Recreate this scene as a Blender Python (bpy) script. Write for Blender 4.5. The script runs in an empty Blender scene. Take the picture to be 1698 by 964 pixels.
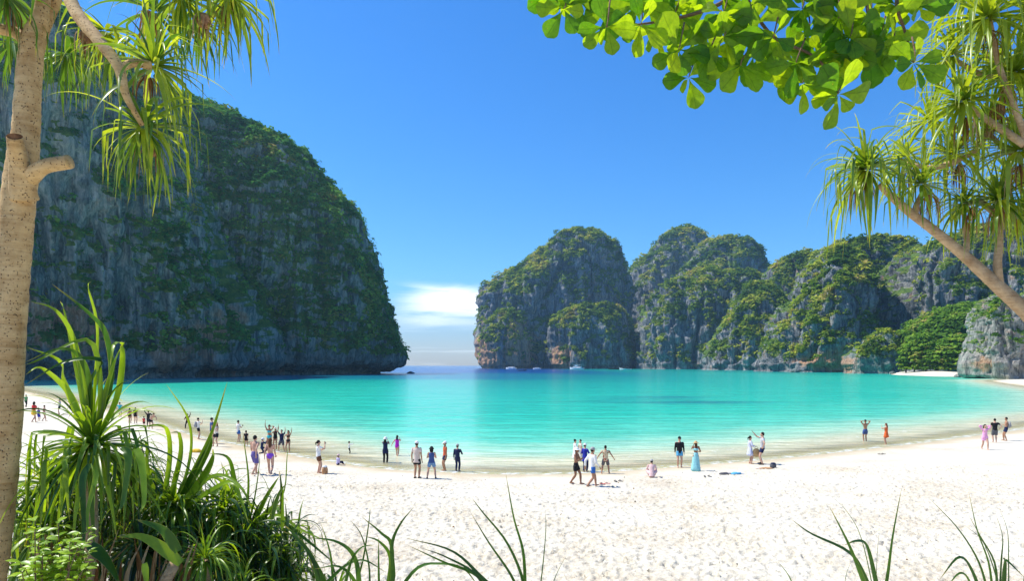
import bpy, math, random
import numpy as np
from mathutils import Vector, Matrix

random.seed(7)
RNG = np.random.RandomState(7)
SC = bpy.context.scene
COL = SC.collection

# ------------------------------------------------------------------ camera
W0, H0, FPX, HOR, CX, CZ = 1698.0, 964.0, 1106.0, 606.0, 849.0, 5.5
cam_d = bpy.data.cameras.new('camera')
cam = bpy.data.objects.new('camera', cam_d)
COL.objects.link(cam)
cam.location = (0, 0, CZ)
cam.rotation_euler = (math.radians(90), 0, 0)
cam_d.sensor_width = 36.0
cam_d.lens = 36.0 * FPX / W0
cam_d.shift_y = (HOR - H0 / 2) / W0
cam_d.clip_start = 0.1
cam_d.clip_end = 30000
SC.camera = cam

# ------------------------------------------------------------------ light
SUN_AZ, SUN_EL = math.radians(-76), math.radians(57)
sun_dir = Vector((math.sin(SUN_AZ) * math.cos(SUN_EL), math.cos(SUN_AZ) * math.cos(SUN_EL), math.sin(SUN_EL)))
sun_d = bpy.data.lights.new('sun', 'SUN')
sun_d.energy = 4.9
sun_d.angle = math.radians(0.5)
sun_d.color = (1.0, 0.955, 0.88)
sun = bpy.data.objects.new('sun', sun_d)
COL.objects.link(sun)
sun.rotation_euler = sun_dir.to_track_quat('Z', 'Y').to_euler()
sun.location = (0, 0, 300)

world = bpy.data.worlds.new('World')
SC.world = world
world.use_nodes = True
SC.view_settings.view_transform = 'Standard'
SC.view_settings.look = 'None'
SC.view_settings.exposure = 0.52
SC.view_settings.gamma = 1.0
SC.view_settings.use_curve_mapping = False
SC.cycles.max_bounces = 8
SC.cycles.transparent_max_bounces = 16
SC.cycles.volume_bounces = 0
SC.cycles.sample_clamp_indirect = 6.0
try:
    SC.cycles.use_denoising = True
except Exception:
    pass


class NT:
    """small helper for writing node trees"""
    def __init__(self, tree):
        self.t = tree
        self.t.nodes.clear()

    def n(self, typ, _at=None, **kw):
        nd = self.t.nodes.new(typ)
        for k, v in kw.items():
            if k.startswith('in_'):
                key = k[3:]
                key = int(key) if key.isdigit() else key.replace('_', ' ')
                self.set(nd.inputs[key], v)
            else:
                setattr(nd, k, v)
        return nd

    def set(self, sock, v):
        if isinstance(v, bpy.types.NodeSocket):
            self.t.links.new(v, sock)
        elif isinstance(v, (tuple, list)) and len(v) == 3 and sock.type == 'RGBA':
            sock.default_value = (*v, 1.0)
        else:
            sock.default_value = v

    def math(self, op, a, b=0.0, c=None, clamp=False):
        nd = self.t.nodes.new('ShaderNodeMath')
        nd.operation = op
        nd.use_clamp = clamp
        self.set(nd.inputs[0], a)
        self.set(nd.inputs[1], b)
        if c is not None:
            self.set(nd.inputs[2], c)
        return nd.outputs[0]

    def mix(self, f, a, b, blend='MIX'):
        nd = self.t.nodes.new('ShaderNodeMix')
        nd.data_type = 'RGBA'
        nd.blend_type = blend
        self.set(nd.inputs[0], f)
        self.set(nd.inputs[6], a)
        self.set(nd.inputs[7], b)
        return nd.outputs[2]

    def ramp(self, f, stops, interp='LINEAR'):
        nd = self.t.nodes.new('ShaderNodeValToRGB')
        cr = nd.color_ramp
        cr.interpolation = interp
        while len(cr.elements) < len(stops):
            cr.elements.new(0.5)
        for e, (p, c) in zip(cr.elements, stops):
            e.position = p
            e.color = (*c, 1.0) if len(c) == 3 else c
        self.set(nd.inputs[0], f)
        return nd.outputs[0]

    def smooth(self, x, lo, hi, a=0.0, b=1.0):
        nd = self.t.nodes.new('ShaderNodeMapRange')
        nd.interpolation_type = 'SMOOTHSTEP'
        self.set(nd.inputs[0], x)
        for i, v in enumerate((lo, hi, a, b)):
            self.set(nd.inputs[i + 1], v)
        return nd.outputs[0]

    def vmul(self, v, s):
        nd = self.t.nodes.new('ShaderNodeVectorMath')
        nd.operation = 'MULTIPLY'
        self.set(nd.inputs[0], v)
        nd.inputs[1].default_value = s
        return nd.outputs[0]

    def noise(self, v, scale, detail=4.0, rough=0.55, dist=0.0):
        nd = self.t.nodes.new('ShaderNodeTexNoise')
        self.set(nd.inputs['Vector'], v)
        nd.inputs['Scale'].default_value = scale
        nd.inputs['Detail'].default_value = detail
        nd.inputs['Roughness'].default_value = rough
        nd.inputs['Distortion'].default_value = dist
        return nd.outputs[0]


# sky: nishita, lifted to the vivid blue of the photograph, with a low bank of thin cloud
nt = NT(world.node_tree)
geo = nt.n('ShaderNodeNewGeometry')
tc = nt.n('ShaderNodeTexCoord')
sky = nt.n('ShaderNodeTexSky', sky_type='NISHITA', sun_disc=False, sun_elevation=SUN_EL, sun_rotation=SUN_AZ % (2 * math.pi),
           altitude=0.0, air_density=1.15, dust_density=0.25, ozone_density=2.2)
hsv = nt.n('ShaderNodeHueSaturation', in_Saturation=1.35, in_Value=1.0, in_Color=sky.outputs[0])
sep = nt.n('ShaderNodeSeparateXYZ', in_0=tc.outputs['Generated'])
tint = nt.mix(1.0, hsv.outputs[0], nt.mix(nt.smooth(sep.outputs[2], 0.14, 0.0), (0.60, 1.02, 1.42), (0.86, 0.93, 1.32)), 'MULTIPLY')
az = nt.math('ARCTAN2', sep.outputs[0], sep.outputs[1])
cv = nt.n('ShaderNodeCombineXYZ', in_0=nt.math('MULTIPLY', az, 3.2), in_1=nt.math('MULTIPLY', sep.outputs[2], 26.0), in_2=0.37)
n1 = nt.noise(cv.outputs[0], 1.6, 7.0, 0.55, 0.6)
zw = nt.math('ADD', sep.outputs[2], nt.math('MULTIPLY', nt.math('SUBTRACT', n1, 0.5), 0.05))
band = nt.math('MULTIPLY', nt.smooth(zw, 0.045, 0.085), nt.smooth(zw, 0.128, 0.100))
azb = nt.math('MULTIPLY', nt.smooth(az, -0.215, -0.10), nt.smooth(az, 0.42, 0.1))
cl1 = nt.math('MULTIPLY', nt.smooth(nt.math('ADD', n1, nt.math('MULTIPLY', azb, 0.20)), 0.44, 0.64), nt.math('MULTIPLY', band, azb))
cv2 = nt.n('ShaderNodeCombineXYZ', in_0=nt.math('MULTIPLY', az, 2.0), in_1=nt.math('MULTIPLY', sep.outputs[2], 48.0), in_2=3.1)
n2 = nt.noise(cv2.outputs[0], 1.5, 6.0, 0.6, 0.4)
low = nt.math('MULTIPLY', nt.smooth(n2, 0.50, 0.72), nt.smooth(sep.outputs[2], 0.085, 0.02))
cl = nt.math('MAXIMUM', cl1, nt.math('MULTIPLY', low, 0.55))
skycol = nt.mix(cl, tint, (13.0, 13.2, 13.4))
bg = nt.n('ShaderNodeBackground', in_Color=skycol, in_Strength=0.095)
out = nt.n('ShaderNodeOutputWorld', in_Surface=bg.outputs[0])


# ------------------------------------------------------------------ helpers
def P(px, py, d):
    """the point at distance d whose picture position is px, py of the photograph"""
    return np.array([(px - CX) / FPX * d, d, CZ - (py - HOR) / FPX * d])


_perm = np.random.RandomState(3).permutation(256)
_perm = np.concatenate([_perm, _perm, _perm])
_grad = np.random.RandomState(4).normal(size=(256, 3))
_grad /= np.linalg.norm(_grad, axis=1)[:, None]


def pnoise(p):
    """gradient noise, p (N,3) -> about -0.7..0.7"""
    p = np.asarray(p, dtype=np.float64)
    i = np.floor(p).astype(np.int64)
    f = p - i
    u = f * f * f * (f * (f * 6 - 15) + 10)
    i &= 255
    res = 0.0
    for dx in (0, 1):
        wx = u[:, 0] if dx else 1 - u[:, 0]
        ax = _perm[i[:, 0] + dx]
        for dy in (0, 1):
            wy = u[:, 1] if dy else 1 - u[:, 1]
            ay = _perm[ax + i[:, 1] + dy]
            for dz in (0, 1):
                wz = u[:, 2] if dz else 1 - u[:, 2]
                g = _grad[_perm[ay + i[:, 2] + dz] & 255]
                dot = g[:, 0] * (f[:, 0] - dx) + g[:, 1] * (f[:, 1] - dy) + g[:, 2] * (f[:, 2] - dz)
                res = res + wx * wy * wz * dot
    return res


def fbm(p, octv=4, gain=0.5, lac=2.03):
    s, a, tot = 0.0, 1.0, 0.0
    q = np.array(p, dtype=np.float64)
    for k in range(octv):
        s = s + a * pnoise(q + 17.3 * k)
        tot += a
        a *= gain
        q = q * lac
    return s / tot * 1.6


def ridged(p, octv=3):
    s, a = 0.0, 1.0
    q = np.array(p, dtype=np.float64)
    for k in range(octv):
        s = s + a * (1 - np.abs(pnoise(q + 9.1 * k)) * 2.2)
        a *= 0.5
        q = q * 2.1
    return s / 1.75


def sstep(x, lo, hi):
    t = np.clip((np.asarray(x, dtype=np.float64) - lo) / (hi - lo), 0, 1)
    return t * t * (3 - 2 * t)


def mesh_np(name, V, faces, smooth=True, attrs=None, mats=None, mat_idx=None):
    """faces: (N,3) or (N,4) int array"""
    me = bpy.data.meshes.new(name)
    V = np.asarray(V, dtype=np.float32)
    faces = np.asarray(faces, dtype=np.int32)
    k = faces.shape[1]
    me.vertices.add(len(V))
    me.vertices.foreach_set('co', V.ravel())
    me.loops.add(faces.size)
    me.loops.foreach_set('vertex_index', faces.ravel())
    me.polygons.add(len(faces))
    me.polygons.foreach_set('loop_start', np.arange(0, faces.size, k, dtype=np.int32))
    me.polygons.foreach_set('loop_total', np.full(len(faces), k, dtype=np.int32))
    me.polygons.foreach_set('use_smooth', np.full(len(faces), smooth, dtype=bool))
    if mat_idx is not None:
        me.polygons.foreach_set('material_index', np.asarray(mat_idx, dtype=np.int32))
    for an, av in (attrs or {}).items():
        a = me.attributes.new(an, 'FLOAT', 'POINT')
        a.data.foreach_set('value', np.asarray(av, dtype=np.float32))
    for m in mats or []:
        me.materials.append(m)
    me.update(calc_edges=True)
    return me


def add(name, me, parent=None, **props):
    o = bpy.data.objects.new(name, me)
    COL.objects.link(o)
    if parent is not None:
        o.parent = parent
    for k, v in props.items():
        o[k] = v
    return o


def thing(name, label, cat, loc=(0, 0, 0), group=None):
    o = bpy.data.objects.new(name, None)
    COL.objects.link(o)
    o.location = loc
    o.empty_display_size = 0.1
    o['label'] = label
    o['category'] = cat
    if group:
        o['group'] = group
    return o


def grid_faces(nu, nv, wrap=False):
    """vertex index = v*nu + u"""
    u = np.arange(nu if wrap else nu - 1)
    v = np.arange(nv - 1)
    U, Vv = np.meshgrid(u, v)
    U, Vv = U.ravel(), Vv.ravel()
    U1 = (U + 1) % nu
    return np.stack([Vv * nu + U, Vv * nu + U1, (Vv + 1) * nu + U1, (Vv + 1) * nu + U], axis=1)


def material(name):
    m = bpy.data.materials.new(name)
    m.use_nodes = True
    return m, NT(m.node_tree)


# ------------------------------------------------------------------ materials of the setting
def rock_material(name, base=(0.17, 0.19, 0.20), light=(0.42, 0.41, 0.38), orange=0.35, scale=1.0):
    m, t = material(name)
    g = t.n('ShaderNodeNewGeometry')
    pos = g.outputs['Position']
    veg = t.n('ShaderNodeAttribute', attribute_name='veg').outputs['Fac']
    oro = t.n('ShaderNodeAttribute', attribute_name='ochre').outputs['Fac']
    st = t.vmul(pos, (0.30 * scale, 0.30 * scale, 0.06 * scale))
    s1 = t.noise(st, 1.0, 7.0, 0.68, 0.9)
    sb = t.noise(t.vmul(pos, (0.05 * scale, 0.05 * scale, 0.016 * scale)), 1.0, 5.0, 0.65, 0.6)
    s2 = t.noise(t.vmul(pos, (0.9 * scale, 0.9 * scale, 0.12 * scale)), 1.0, 4.0, 0.6)
    n3 = t.noise(pos, 0.05 * scale, 5.0, 0.6)
    c = t.ramp(t.math('ADD', t.math('MULTIPLY', s1, 0.52), t.math('ADD', t.math('MULTIPLY', s2, 0.2), t.math('MULTIPLY', sb, 0.28))),
               [(0.38, tuple(x * 0.28 for x in base)), (0.48, base), (0.58, tuple((a + b) / 2 for a, b in zip(base, light))), (0.68, light)])
    oc = t.ramp(s2, [(0.3, (0.30, 0.15, 0.08)), (0.55, (0.52, 0.30, 0.17)), (0.7, (0.62, 0.46, 0.33))])
    of = t.math('MULTIPLY', t.smooth(t.math('ADD', n3, t.math('MULTIPLY', oro, 0.55)), 0.60, 0.76), orange)
    c = t.mix(t.math('MINIMUM', of, 1.0), c, oc)
    stn = t.noise(t.vmul(pos, (0.16 * scale, 0.16 * scale, 0.012 * scale)), 1.0, 5.0, 0.7, 0.4)
    c = t.mix(t.math('MULTIPLY', t.smooth(stn, 0.53, 0.62), 0.72), c, (0.035, 0.040, 0.042))
    vn = t.noise(pos, 0.22 * scale, 5.0, 0.7)
    vc = t.ramp(vn, [(0.3, (0.03, 0.08, 0.02)), (0.5, (0.09, 0.16, 0.03)), (0.68, (0.22, 0.27, 0.045))])
    vf = t.smooth(t.math('ADD', veg, t.math('MULTIPLY', t.math('SUBTRACT', t.noise(pos, 0.35 * scale, 4.0, 0.7), 0.5), 1.3)), 0.40, 0.62)
    c = t.mix(vf, c, vc)
    bh = t.math('ADD', t.math('MULTIPLY', s1, 2.2), t.math('MULTIPLY', t.noise(pos, 0.6 * scale, 4.0, 0.7), 1.2))
    bump = t.n('ShaderNodeBump', in_Strength=0.9, in_Distance=1.6 / scale, in_Height=bh)
    b = t.n('ShaderNodeBsdfPrincipled', in_Base_Color=c, in_Roughness=0.9, in_Normal=bump.outputs[0])
    b.inputs['Specular IOR Level'].default_value = 0.2
    t.n('ShaderNodeOutputMaterial', in_Surface=b.outputs[0])
    return m


def foliage_far_material(name, dark=(0.035, 0.09, 0.016), mid=(0.16, 0.24, 0.025), hi=(0.42, 0.43, 0.05)):
    m, t = material(name)
    tt = t.n('ShaderNodeAttribute', attribute_name='tint').outputs['Fac']
    c = t.ramp(tt, [(0.0, dark), (0.5, mid), (0.85, hi), (1.0, (0.34, 0.27, 0.08))])
    d = t.n('ShaderNodeBsdfDiffuse', in_Color=c)
    tr = t.n('ShaderNodeBsdfTranslucent', in_Color=t.mix(1.0, c, (1.3, 1.5, 0.7), 'MULTIPLY'))
    mx = t.n('ShaderNodeMixShader', in_0=0.28, in_1=d.outputs[0], in_2=tr.outputs[0])
    t.n('ShaderNodeOutputMaterial', in_Surface=mx.outputs[0])
    return m


# ------------------------------------------------------------------ ground
_sh = [(-6, 640), (45, 650), (100, 664), (200, 684), (330, 727), (500, 759), (620, 778), (800, 787.5), (950, 787.5), (1100, 777),
       (1300, 761), (1500, 739), (1698, 713)]
SHX, SHY = [], []
for _px, _py in _sh:
    _d = CZ * FPX / (_py - HOR)
    SHX.append((_px - CX) / FPX * _d)
    SHY.append(_d)
SHX = np.array([-6000.0, -700.0, -300.0] + SHX + [70.0, 110.0, 170.0, 300.0, 6000.0])
SHY = np.array([900.0, 400.0, 300.0] + SHY + [78.0, 130.0, 240.0, 330.0, 900.0])


def yshore(x):
    x = np.asarray(x, dtype=np.float64)
    w = np.clip(np.abs(x) * 0.05, 0.8, 20.0)
    s = 0
    for k in (-1.5, -0.75, 0, 0.75, 1.5):
        s = s + np.interp(x + k * w, SHX, SHY)
    return s / 5


def ground(x, y):
    """height of sand / sea bed"""
    x = np.asarray(x, dtype=np.float64)
    y = np.asarray(y, dtype=np.float64)
    ys = yshore(x)
    sl = (yshore(x + 1.0) - yshore(x - 1.0)) / 2
    s = (ys - y) / np.sqrt(1 + sl * sl)
    land = 0.045 * np.clip(s, 0, 6) + 0.018 * np.clip(s - 6, 0, 14) + 0.004 * np.clip(s - 20, 0, 60)
    sea = -0.045 * np.clip(-s, 0, 5) - 0.10 * np.clip(-s - 5, 0, 20) - 0.055 * np.clip(-s - 25, 0, 190)
    z = np.where(s > 0, land, sea)
    bank = 5.02 - 0.324 * y
    bank = np.clip(bank, -50, 3.75)
    d = bank - z
    return z + np.where(d > 0.4, d, np.where(d > -0.4, (d + 0.4) ** 2 / 1.6, 0.0))


def on_ground(px, py):
    """world point where the ray through px, py meets the beach or the water surface"""
    lo, hi = 8.0, 400.0
    dirx, dirz = (px - CX) / FPX, -(py - HOR) / FPX
    ds = np.linspace(lo, hi, 8000)
    gz = np.maximum(ground(dirx * ds, ds), -0.12)
    rz = CZ + dirz * ds
    i = int(np.argmax(rz <= gz))
    d = ds[i]
    return float(dirx * d), float(d), float(gz[i])


def axis_coords(segs):
    out = []
    for a, b, n in segs:
        out.append(np.linspace(a, b, n, endpoint=False))
    return np.concatenate(out + [[segs[-1][1]]])


def geom_coords(a, b, n):
    return np.geomspace(a, b, n)


xs = np.concatenate([-geom_coords(24.2, 6000, 120)[::-1], np.linspace(-24, 24, 800), geom_coords(24.2, 6000, 120)])
ys_ = np.concatenate([[-6000, -1000, -100, -20], np.linspace(-5, 13.6, 40), np.linspace(13.8, 30, 270), np.linspace(30.1, 36, 60), geom_coords(36.2, 6100, 170)])
GX, GY = np.meshgrid(xs, ys_)
gx, gy = GX.ravel(), GY.ravel()
gz = ground(gx, gy)
# trodden dry sand: footprints as real dents, with soft low ripples
inl = (yshore(gx) - gy)
dry = sstep(inl, 2.0, 5.5) * sstep(gy, 9, 13)
PP = np.stack([gx, gy, gx * 0], axis=1)
near = (gy < 60) & (np.abs(gx) < 60)
lump = np.zeros_like(gx)
lump[near] = 0.018 * fbm(PP[near] * 1.1, 2) + 0.05 * fbm(PP[near] * 0.3 + 5, 2)
gz = gz + lump * dry
nxs, nys = len(xs), len(ys_)
hm = gz.reshape(nys, nxs)
for k in range(17000):
    fy = 13.9 + 21 * RNG.rand() ** 1.0
    fx = RNG.uniform(-0.8, 0.82) * fy
    if abs(fx) > 23.5:
        continue
    ii = float(yshore(fx)) - fy
    if ii < 2.5 or RNG.rand() > min(1, (ii - 2.0) / 5 + 0.12):
        continue
    a = RNG.uniform(-0.6, 0.6) if RNG.rand() < 0.6 else RNG.uniform(0, math.pi)
    L, Wd = (RNG.uniform(0.08, 0.17), RNG.uniform(0.055, 0.085))
    if k % 9 < 4:   # a walked line: prints follow one another
        if k % 9 == 0:
            wk = (fx, fy, RNG.uniform(-0.5, 0.5) + (math.pi if RNG.rand() < 0.5 else 0))
        elif 'wk' in globals():
            fx, fy = wk[0] + 0.62 * (k % 9) * math.cos(wk[2]) + 0.1 * (k % 2) * math.sin(wk[2]), wk[1] + 0.62 * (k % 9) * math.sin(wk[2]) + 0.1 * (k % 2) * math.cos(wk[2])
            a = wk[2]
            if not (13.9 < fy < 35.5 and abs(fx) < 23.4) or float(yshore(fx)) - fy < 2.5:
                continue
    dp = RNG.uniform(0.035, 0.12)
    i0, i1 = np.searchsorted(xs, [fx - 0.45, fx + 0.45])
    j0, j1 = np.searchsorted(ys_, [fy - 0.45, fy + 0.45])
    dx = GX[j0:j1, i0:i1] - fx
    dy = GY[j0:j1, i0:i1] - fy
    uu = (dx * math.cos(a) + dy * math.sin(a)) / L
    vv = (-dx * math.sin(a) + dy * math.cos(a)) / Wd
    r = np.sqrt(uu * uu + vv * vv)
    hm[j0:j1, i0:i1] += -dp * np.clip(1 - r * r, 0, 1) + dp * 0.28 * np.exp(-((r - 1.25) / 0.30) ** 2)
gz = hm.ravel()
sand_m, t = material('sand')
g = t.n('ShaderNodeNewGeometry')
pos = g.outputs['Position']
sz = t.n('ShaderNodeSeparateXYZ', in_0=pos)
n1 = t.noise(pos, 0.25, 5.0, 0.6)
n2 = t.noise(pos, 9.0, 4.0, 0.7)
n4 = t.noise(pos, 90.0, 3.0, 0.7)
c = t.ramp(t.math('ADD', t.math('MULTIPLY', n1, 0.5), t.math('MULTIPLY', n2, 0.5)),
           [(0.35, (0.50, 0.42, 0.30)), (0.48, (0.65, 0.59, 0.46)), (0.62, (0.72, 0.68, 0.56))])
spk = t.smooth(n4, 0.62, 0.72)
c = t.mix(t.math('MULTIPLY', spk, 0.55), c, (0.33, 0.25, 0.17))
wetn = t.math('ADD', sz.outputs[2], t.math('MULTIPLY', t.math('SUBTRACT', n1, 0.5), 0.12))
wet = t.smooth(wetn, 0.10, 0.0)
c = t.mix(wet, c, (0.56, 0.45, 0.27))
bumph = t.math('ADD', t.math('ADD', t.math('MULTIPLY', t.noise(pos, 9.0, 5.0, 0.72), 0.05), t.math('MULTIPLY', t.noise(t.vmul(pos, (1.0, 1.6, 1.0)), 3.0, 4.0, 0.6), 0.05)), t.math('MULTIPLY', n4, 0.006))
bump = t.n('ShaderNodeBump', in_Strength=t.math('SUBTRACT', 1.0, t.math('MULTIPLY', wet, 0.92)), in_Distance=1.0, in_Height=bumph)
b = t.n('ShaderNodeBsdfPrincipled', in_Base_Color=c, in_Roughness=t.math('SUBTRACT', 0.9, t.math('MULTIPLY', wet, 0.45)), in_Normal=bump.outputs[0])
b.inputs['Specular IOR Level'].default_value = 0.25
t.n('ShaderNodeOutputMaterial', in_Surface=b.outputs[0])
me = mesh_np('sand', np.stack([gx, gy, gz], 1), grid_faces(nxs, nys), mats=[sand_m])
add('sand_ground', me, kind='structure', label='pale cream sand beach trodden full of footprints')

# ------------------------------------------------------------------ water
wx = np.concatenate([-geom_coords(60.5, 6000, 90)[::-1], np.linspace(-60, 60, 240), geom_coords(60.5, 6000, 90)])
wy = np.concatenate([np.linspace(31.5, 60, 150), geom_coords(60.2, 6000, 260)])
WX, WY = np.meshgrid(wx, wy)
vx, vy = WX.ravel(), WY.ravel()
dep = np.clip(-ground(vx, vy), -1, 14)
Q = np.stack([vx, vy, vx * 0], 1)
dep = dep * (1 + 0.28 * fbm(Q * np.array([0.012, 0.03, 1]), 4)) + 0.12 * sstep(dep, 0.1, 1.0) * fbm(Q * np.array([0.06, 0.16, 1]), 3)
reef = fbm(Q * np.array([0.02, 0.05, 1]) + 3.3, 4)
cpx = vx / vy * FPX + CX
cpy = HOR + CZ * FPX / vy
patch = np.exp(-(((cpx - 1120) / 190) ** 2 + ((cpy - 663) / 13.0) ** 2)) + 0.6 * np.exp(-(((vx + 22) / 16) ** 2 + ((vy - 96) / 9) ** 2)) \
    + 0.5 * np.exp(-(((vx - 8) / 20) ** 2 + ((vy - 170) / 12) ** 2))
reef = sstep(reef + 0.75 * patch, 0.42, 1.0) * (0.35 + 0.65 * np.clip(patch * 1.5, 0, 1)) * sstep(vy, 60, 80)
deep_shade = sstep(vy + 70 * fbm(Q * np.array([0.006, 0.01, 1]), 3), 270, 520) * sstep(-(vx - 40 - 0.02 * vy), -60, 20)
deep_shade = np.maximum(deep_shade, sstep(vy, 900, 1500))
shade_side = sstep(vy + 25 * fbm(Q * 0.02, 3), 215, 285) * sstep(-vx, -60, 10) * 0.55  # left cliff's shade on the water, painted in with the deep-water colour
deep_shade = np.maximum(deep_shade, shade_side)
water_m, t = material('water')
g = t.n('ShaderNodeNewGeometry')
pos = g.outputs['Position']
dpt = t.n('ShaderNodeAttribute', attribute_name='depth').outputs['Fac']
rf = t.n('ShaderNodeAttribute', attribute_name='reef').outputs['Fac']
dpf = t.n('ShaderNodeAttribute', attribute_name='deep_shade').outputs['Fac']
rip = t.noise(t.vmul(pos, (0.22, 1.1, 1.0)), 1.0, 5.0, 0.62, 0.4)
c = t.ramp(t.math('DIVIDE', t.math('ADD', dpt, t.math('MULTIPLY', t.math('SUBTRACT', rip, 0.5), t.math('MULTIPLY', t.math('MINIMUM', dpt, 2.0), 0.9))), 12.0, clamp=True),
           [(0.0, (0.66, 0.58, 0.36)), (0.018, (0.62, 0.62, 0.40)), (0.045, (0.42, 0.70, 0.48)), (0.10, (0.11, 0.60, 0.41)), (0.22, (0.025, 0.52, 0.35)),
            (0.50, (0.010, 0.42, 0.31)), (1.0, (0.003, 0.29, 0.25))])
c = t.mix(1.0, c, t.ramp(t.noise(t.vmul(pos, (0.20, 0.75, 1.0)), 1.0, 7.0, 0.72, 1.2), [(0.3, (0.72, 0.78, 0.80)), (0.5, (1.0, 1.0, 1.0)), (0.66, (1.35, 1.22, 1.2))]), 'MULTIPLY')  # caustics and lit wave facets painted into the water colour
c = t.mix(rf, c, (0.010, 0.21, 0.22))
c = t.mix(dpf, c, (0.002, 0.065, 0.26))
w1 = t.noise(t.vmul(pos, (0.55, 1.9, 1.0)), 1.0, 4.0, 0.6, 0.5)
w2 = t.noise(t.vmul(pos, (0.10, 0.35, 1.0)), 1.0, 4.0, 0.6, 0.3)
w3 = t.noise(t.vmul(pos, (0.035, 0.16, 1.0)), 1.0, 5.0, 0.65, 0.5)
hh = t.math('ADD', t.math('ADD', t.math('MULTIPLY', w1, 0.22), t.math('MULTIPLY', w2, 0.6)), t.math('MULTIPLY', w3, 1.3))
bump = t.n('ShaderNodeBump', in_Strength=0.75, in_Distance=1.0, in_Height=hh)
body = t.n('ShaderNodeBsdfPrincipled', in_Base_Color=c, in_Roughness=0.16, in_IOR=1.33, in_Normal=bump.outputs[0])
body.inputs['Specular IOR Level'].default_value = 0.28
tr = t.n('ShaderNodeBsdfTransparent', in_Color=(0.90, 0.98, 0.90))
gl = t.n('ShaderNodeBsdfGlossy', in_Roughness=0.12, in_Normal=bump.outputs[0])
fr = t.n('ShaderNodeFresnel', in_IOR=1.25, in_Normal=bump.outputs[0])
shal = t.n('ShaderNodeMixShader', in_0=t.math('MULTIPLY', fr.outputs[0], 0.55), in_1=tr.outputs[0], in_2=gl.outputs[0])
opac = t.smooth(t.math('ADD', dpt, t.math('MULTIPLY', t.math('SUBTRACT', rip, 0.5), 0.10)), 0.0, 0.16, 0.0, 1.0)
mx = t.n('ShaderNodeMixShader', in_0=opac, in_1=shal.outputs[0], in_2=body.outputs[0])
fo = t.noise(t.vmul(pos, (1.6, 2.6, 1.0)), 1.0, 5.0, 0.7)
fline = t.math('MULTIPLY', t.smooth(dpt, 0.045, 0.012), t.smooth(fo, 0.46, 0.60))
fl2 = t.math('MULTIPLY', t.math('MULTIPLY', t.smooth(dpt, 0.16, 0.20), t.smooth(dpt, 0.26, 0.21)), t.smooth(fo, 0.58, 0.66))
foam = t.n('ShaderNodeBsdfDiffuse', in_Color=(0.80, 0.82, 0.80))
mx2 = t.n('ShaderNodeMixShader', in_0=t.math('MULTIPLY', t.math('MAXIMUM', fline, fl2), 0.75), in_1=mx.outputs[0], in_2=foam.outputs[0])
t.n('ShaderNodeOutputMaterial', in_Surface=mx2.outputs[0])
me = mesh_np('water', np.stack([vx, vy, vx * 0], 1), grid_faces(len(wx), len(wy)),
             attrs={'depth': np.clip(dep, 0, 14), 'reef': reef, 'deep_shade': deep_shade}, mats=[water_m])
add('sea_water', me, kind='structure', label='clear turquoise bay water')

# ------------------------------------------------------------------ cliffs
ROCK = rock_material('limestone', base=(0.13, 0.145, 0.155), light=(0.62, 0.59, 0.53), orange=1.0)
ROCK_NEAR = rock_material('limestone_left', base=(0.15, 0.20, 0.18), light=(0.62, 0.59, 0.50), orange=0.8, scale=1.3)
ROCK_PALE = rock_material('limestone_pale', base=(0.26, 0.25, 0.22), light=(0.66, 0.60, 0.50), orange=0.9, scale=2.6)
FAR_LEAF = foliage_far_material('cliff_foliage')
FAR_LEAF_DARK = foliage_far_material('cliff_foliage_dark', (0.03, 0.11, 0.035), (0.09, 0.24, 0.05), (0.26, 0.42, 0.07))
JUNGLE_LEAF = foliage_far_material('jungle_foliage', (0.03, 0.08, 0.012), (0.11, 0.22, 0.025), (0.24, 0.36, 0.04))


def tuft_cloud(name, C, R, parent, mat, ntri=22, leaf=0.42, tint=None, flat=0.75, seed=1, **props):
    """many ragged little crowns of leafy triangles, joined"""
    rng = np.random.RandomState(seed)
    n = len(C)
    d = rng.normal(size=(n, ntri, 3))
    d /= np.linalg.norm(d, axis=2)[:, :, None]
    d[:, :, 2] = np.where(d[:, :, 2] < -0.3, -d[:, :, 2], d[:, :, 2])
    rad = rng.uniform(0.62, 1.08, size=(n, ntri, 1))
    ctr = C[:, None, :] + d * rad * R[:, None, None] * np.array([1, 1, flat])
    # leaf patch spanned by tangents, tilted
    nrm = d + rng.normal(size=d.shape) * 0.40 + np.array([0, 0, 0.75])
    nrm /= np.linalg.norm(nrm, axis=2)[:, :, None]
    a = np.cross(nrm, rng.normal(size=d.shape))
    a /= np.linalg.norm(a, axis=2)[:, :, None] + 1e-9
    b = np.cross(nrm, a)
    s = leaf * R[:, None, None] * rng.uniform(0.6, 1.3, size=(n, ntri, 1))
    v0 = ctr + a * s
    v1 = ctr - a * s * 0.6 + b * s * 0.8
    v2 = ctr - a * s * 0.6 - b * s * 0.8
    V = np.stack([v0, v1, v2], axis=2).reshape(-1, 3)
    F = np.arange(len(V)).reshape(-1, 3)
    tv = rng.rand(n) if tint is None else tint
    T = np.repeat(tv, ntri * 3) + np.repeat(rng.uniform(-0.12, 0.12, n * ntri), 3)
    me = mesh_np(name, V, F, smooth=False, attrs={'tint': np.clip(T, 0, 1)}, mats=[mat])
    return add(name, me, parent, **props)


TUFT_TOTAL = [0]


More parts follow.
